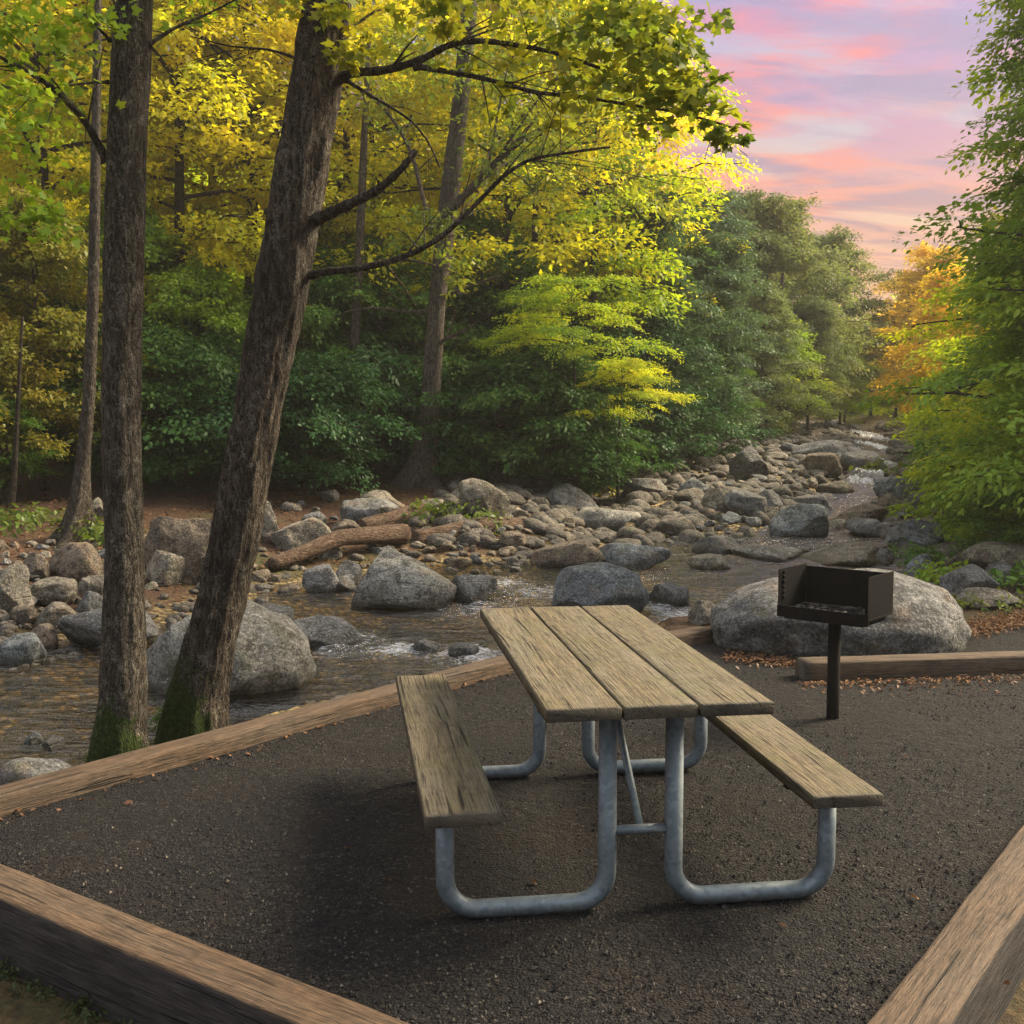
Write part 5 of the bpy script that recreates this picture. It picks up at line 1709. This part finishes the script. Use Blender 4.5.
# --- fallen leaves
def litter():
    rng = np.random.default_rng(88)
    Cn = []

    def add(x, y, z):
        Cn.append((x, y, z))
    for _ in range(5200):      # strip between the granite boulder and the bank
        px = rng.uniform(860, 1120)
        u = rng.normal() * .6
        py = np.interp(px, [860, 930, 1024, 1120], [662, 640, 622, 610]) + 9 * u - 4
        p = at(px, py, .012)
        add(p.x, p.y, .012 + rng.uniform(0, .02))
    for _ in range(520):       # at the foot of the pale timber
        px = rng.uniform(800, 1120)
        p = at(px, np.interp(px, [800, 1120], [683, 672]) + abs(rng.normal()) ** 1.5 * 3.6, .01)
        add(p.x, p.y, .01 + rng.uniform(0, .012))
    for _ in range(420):
        px = rng.uniform(725, 800)
        p = at(px, np.interp(px, [725, 800], [655, 662]) + rng.normal() * 3, .01)
        add(p.x, p.y, .012)
    for _ in range(170):      # bits caught along the timber feet
        u, e = rng.random(), abs(rng.normal()) * .05
        if rng.random() < .5:
            q = TB0.lerp(TB1, u * 1.1 - .05)
            d = (TB1 - TB0).normalized()
            add(q.x + d.y * e, q.y - d.x * e, .012)
        else:
            q = NR1.lerp(NR0, u * 1.2)
            d = (NR1 - NR0).normalized()
            add(q.x - d.y * (e + .02), q.y + d.x * (e + .02), .012)
    for _ in range(60):       # strays on the gravel
        x, y = rng.uniform(-1.8, 4), rng.uniform(2.6, 8)
        if side(TB0, TB1, x, y) < 0:
            add(x, y, .012)
    for _ in range(9000):      # far bank soil
        x, y = rng.uniform(-13, 3), rng.uniform(11, 25)
        if x < np.interp(y, LY, LX) - .8:
            add(x, y, float(terrain(x, y)[0]) + .015)
    for _ in range(500):       # outside the side timber
        x, y = rng.uniform(1.0, 3.2), rng.uniform(2.4, 4.6)
        if side(NR0, NR1, x, y) > .2 or side(NR0, NR1, x, y) < -.2:
            if terrain(x, y)[0] < -.1:
                add(x, y, float(terrain(x, y)[0]) + .012)
    c = np.array(Cn)
    N = len(c)
    n = np.array([[0, 0, 1.0]]) + rng.normal(size=(N, 3)) * .35
    far = c[:, 1] > 10
    V = leaf_verts(c, n, np.where(far, .09, .032) * rng.uniform(.6, 1.2, N), OVAL, rng, .5)
    me = array_mesh('fallen_leaves', V, 6, rng.random(N))
    tag(put('fallen_leaves', me, M['litter']), 'rust brown fallen leaves along the timbers and banks', kind='stuff')


litter()


# --- loose gravel grains lying on the pad
def grains():
    rng = np.random.default_rng(91)
    n = 26000
    y = 2.4 + 4.6 * rng.random(n) ** 1.3
    x = (rng.random(n) * 2 - 1) * .52 * y
    ok = (side(TB0, TB1, x, y) < -.03) & ~((side(NL0, NL1, x, y) < .02)) & (side(NR0, NR1, x, y) < -.02)
    x, y = x[ok], y[ok]
    n = len(x)
    T = np.array([(1, 0, -.4), (-.5, .87, -.4), (-.5, -.87, -.4), (.1, .05, .75)])
    s = .003 + .0055 * rng.random(n) ** 2.5
    a = rng.uniform(0, 6.28, n)
    W = T[None] * s[:, None, None] * rng.uniform(.7, 1.3, (n, 4, 3))
    X = W[:, :, 0] * np.cos(a)[:, None] - W[:, :, 1] * np.sin(a)[:, None] + x[:, None]
    Yy = W[:, :, 0] * np.sin(a)[:, None] + W[:, :, 1] * np.cos(a)[:, None] + y[:, None]
    Z = W[:, :, 2] + .005
    V = np.stack([X, Yy, Z], -1)
    tri = V[:, [[0, 1, 3], [1, 2, 3], [2, 0, 3]]].reshape(-1, 3)
    me = array_mesh('loose_gravel', tri, 3, np.repeat(rng.random(n), 3))
    tag(put('loose_gravel', me, M['chips']), 'loose stone chips scattered over the gravel pad', kind='stuff')


grains()


# --- woods filling the slopes behind
def far_woods():
    rng = np.random.default_rng(17)
    SP = []
    while len(SP) < 8200:
        q = rng.random()
        if q < .5:
            y = rng.uniform(38, 62)
            x = rng.uniform(-.75 * y, .12 * y)
            top = 9
        elif q < .75:
            y = rng.uniform(66, 125)
            x = rng.uniform(.0 * y, .75 * y)
            top = 8.5
        elif q < .85:
            y = rng.uniform(66, 125)
            x = rng.uniform(-.6 * y, .1 * y)
            top = 10
        else:
            y = rng.uniform(36, 66)
            x = np.interp(y, RY, RX) + rng.uniform(2.5, 22)
            top = 7
        if rng.random() < .06:
            y = rng.uniform(66, 80)
            x = rng.uniform(12, 34)
            top = 4.5
        if y < 66 and np.interp(y, LY, LX) - 2.0 < x < np.interp(y, RY, RX) + 1.5:
            continue
        g = float(terrain(x, y)[0])
        z = g + top * rng.random() ** .8 * (.75 + .25 * math.sin(x * .45 + y * .21))
        a = rng.uniform(0, 6.28)
        n = Vector((math.cos(a) * .4, math.sin(a) * .4, 1)).normalized()
        SP.append((x, y, z, *n, rng.uniform(.8, 1.7), math.cos(a), math.sin(a), -.2))
    V, t = sprays_to_leaves(SP, rng, .30, 60, DIAMOND, .25, .6)
    me = array_mesh('distant_woods', V, 4, t)
    tag(put('distant_woods', me, M['leaf_gold']), 'green and golden woods rising on the slopes far behind', kind='stuff')


far_woods()

# ------------------------------------------------------------------ air
HAZE = 0.0010
if HAZE:
    m, nt = new_mat('evening_haze')
    g = NT(nt)
    v = g.n('ShaderNodeVolumePrincipled')
    v.inputs['Color'].default_value = (.93, .88, .80, 1)
    v.inputs['Density'].default_value = HAZE
    v.inputs['Anisotropy'].default_value = .35
    g.out(None, v.outputs[0])
    tag(put('haze', MB().box((-120, -30, -3), (120, 140, 62)).mesh('haze', False), m), 'thin pale evening haze over the creek valley', kind='stuff')

# ------------------------------------------------------------------ sky and sun
w = bpy.data.worlds.new('World')
bpy.context.scene.world = w
w.use_nodes = True
nt = w.node_tree
nt.nodes.clear()
g = NT(nt)
sky = g.n('ShaderNodeTexSky', sky_type='NISHITA', sun_disc=False, sun_elevation=SUN_EL, sun_rotation=SUN_AZ)
b1 = g.n('ShaderNodeBackground', Strength=.10)
nt.links.new(sky.outputs[0], b1.inputs['Color'])
dirv = g.n('ShaderNodeTexCoord').outputs['Generated']
s3 = g.n('ShaderNodeSeparateXYZ', Vector=dirv)
z = s3.outputs[2]
zz = g.math('ADD', g.math('MAXIMUM', z, 0.0), .16)
cu = g.n('ShaderNodeCombineXYZ')
g.set(cu.inputs[0], g.math('DIVIDE', s3.outputs[0], zz))
g.set(cu.inputs[1], g.math('DIVIDE', s3.outputs[1], zz))
uv = cu.outputs[0]
c1 = g.noise(g.scale(uv, (1.1, 2.5, 1), (.3, .2, 0)), 1.0, 6, .55, 1.8)
c2 = g.noise(g.scale(uv, (1.0, 3.8, 1), (5, 2, 0)), 1.0, 6, .58, 1.4)
c3 = g.noise(g.scale(uv, (1.1, 2.8, 1), (2, 9, 0)), 1.0, 5, .55, 1.4)
base = g.ramp(z, [(0.0, (1.0, .50, .16)), (.10, (1.0, .46, .18)), (.17, (.92, .38, .20)), (.24, (.62, .25, .40)), (.36, (.28, .18, .60)), (.6, (.52, .52, .58)), (1.0, (.58, .58, .60))])
pink = g.ramp(z, [(0.0, (1.0, .48, .15)), (.14, (1.0, .36, .11)), (.22, (1.0, .25, .14)), (.36, (1.0, .10, .20)), (.6, (.62, .50, .50)), (1.0, (.60, .58, .56))])
dusk = g.ramp(z, [(0.0, (.62, .24, .12)), (.15, (.46, .19, .17)), (.24, (.30, .18, .36)), (.36, (.20, .16, .50)), (.6, (.46, .45, .50)), (1.0, (.5, .5, .52))])
pale = g.ramp(z, [(0.0, (1.0, .74, .34)), (.16, (1.0, .68, .31)), (.25, (.58, .54, .60)), (.36, (.30, .38, .76)), (.6, (.58, .58, .60)), (1.0, (.62, .62, .62))])
col = g.mix(g.ramp(c1, [(.43, 0.0), (.57, 1.0)]), base, pink)
col = g.mix(g.ramp(c3, [(.52, 0.0), (.66, .8)]), col, pale)
col = g.mix(g.ramp(c2, [(.50, 0.0), (.62, .85)]), col, dusk)
fb = g.n('ShaderNodeMapRange', **{'Value': s3.outputs[1], 'From Min': .45, 'From Max': -.1, 'To Min': 0.0, 'To Max': 1.0}).outputs[0]
col = g.mix(fb, col, g.ramp(z, [(0.0, (.52, .57, .60)), (.5, (.50, .55, .60)), (1.0, (.56, .58, .60))]))
b2 = g.n('ShaderNodeBackground')
yb = g.n('ShaderNodeMapRange', **{'Value': s3.outputs[1], 'From Min': -.35, 'From Max': .15, 'To Min': 1.15, 'To Max': 1.0}).outputs[0]
kb = g.mix(g.ramp(z, [(.45, 0.0), (.8, 1.0)]), yb, (1, 1, 1))
sb = g.n('ShaderNodeSeparateColor', Color=kb).outputs[0]
g.set(b2.inputs['Strength'], g.math('MULTIPLY', sb,  g.n('ShaderNodeMapRange', **{'Value': z, 'From Min': .36, 'From Max': .75, 'To Min': .30, 'To Max': .92}).outputs[0]))
nt.links.new(col, b2.inputs['Color'])
mx = g.n('ShaderNodeMixShader')
mx.inputs[0].default_value = .92
nt.links.new(b1.outputs[0], mx.inputs[1])
nt.links.new(b2.outputs[0], mx.inputs[2])
wo = g.n('ShaderNodeOutputWorld')
nt.links.new(mx.outputs[0], wo.inputs['Surface'])

sl = bpy.data.lights.new('sun', 'SUN')
sl.energy = 5.0
sl.angle = R(26)
sl.color = (1.0, .85, .60)
so = bpy.data.objects.new('sun', sl)
C.objects.link(so)
sd = Vector((math.sin(SUN_AZ) * math.cos(SUN_EL), math.cos(SUN_AZ) * math.cos(SUN_EL), math.sin(SUN_EL)))
so.rotation_euler = sd.to_track_quat('Z', 'Y').to_euler()
so.location = sd * 60

# ------------------------------------------------------------------ camera and render
cd = bpy.data.cameras.new('camera')
cd.sensor_width = 36
cd.lens = F_PX / 1024 * 36
cd.clip_end = 800
cam = bpy.data.objects.new('camera', cd)
C.objects.link(cam)
cam.location = (0, 0, CAM_H)
cam.rotation_euler = (math.pi / 2 - PITCH, 0, 0)
sc = bpy.context.scene
sc.camera = cam
sc.render.engine = 'CYCLES'
cy = sc.cycles
cy.max_bounces = 9
cy.diffuse_bounces = 6
cy.glossy_bounces = 3
cy.transmission_bounces = 6
cy.transparent_max_bounces = 8
cy.use_denoising = True
cy.denoising_prefilter = 'NONE'
cy.use_adaptive_sampling = True
cy.sample_clamp_indirect = 6
cy.sample_clamp_direct = 10
vs = sc.view_settings
vs.view_transform = 'Standard'
vs.look = 'None'
vs.exposure = 1.52
vs.gamma = 1
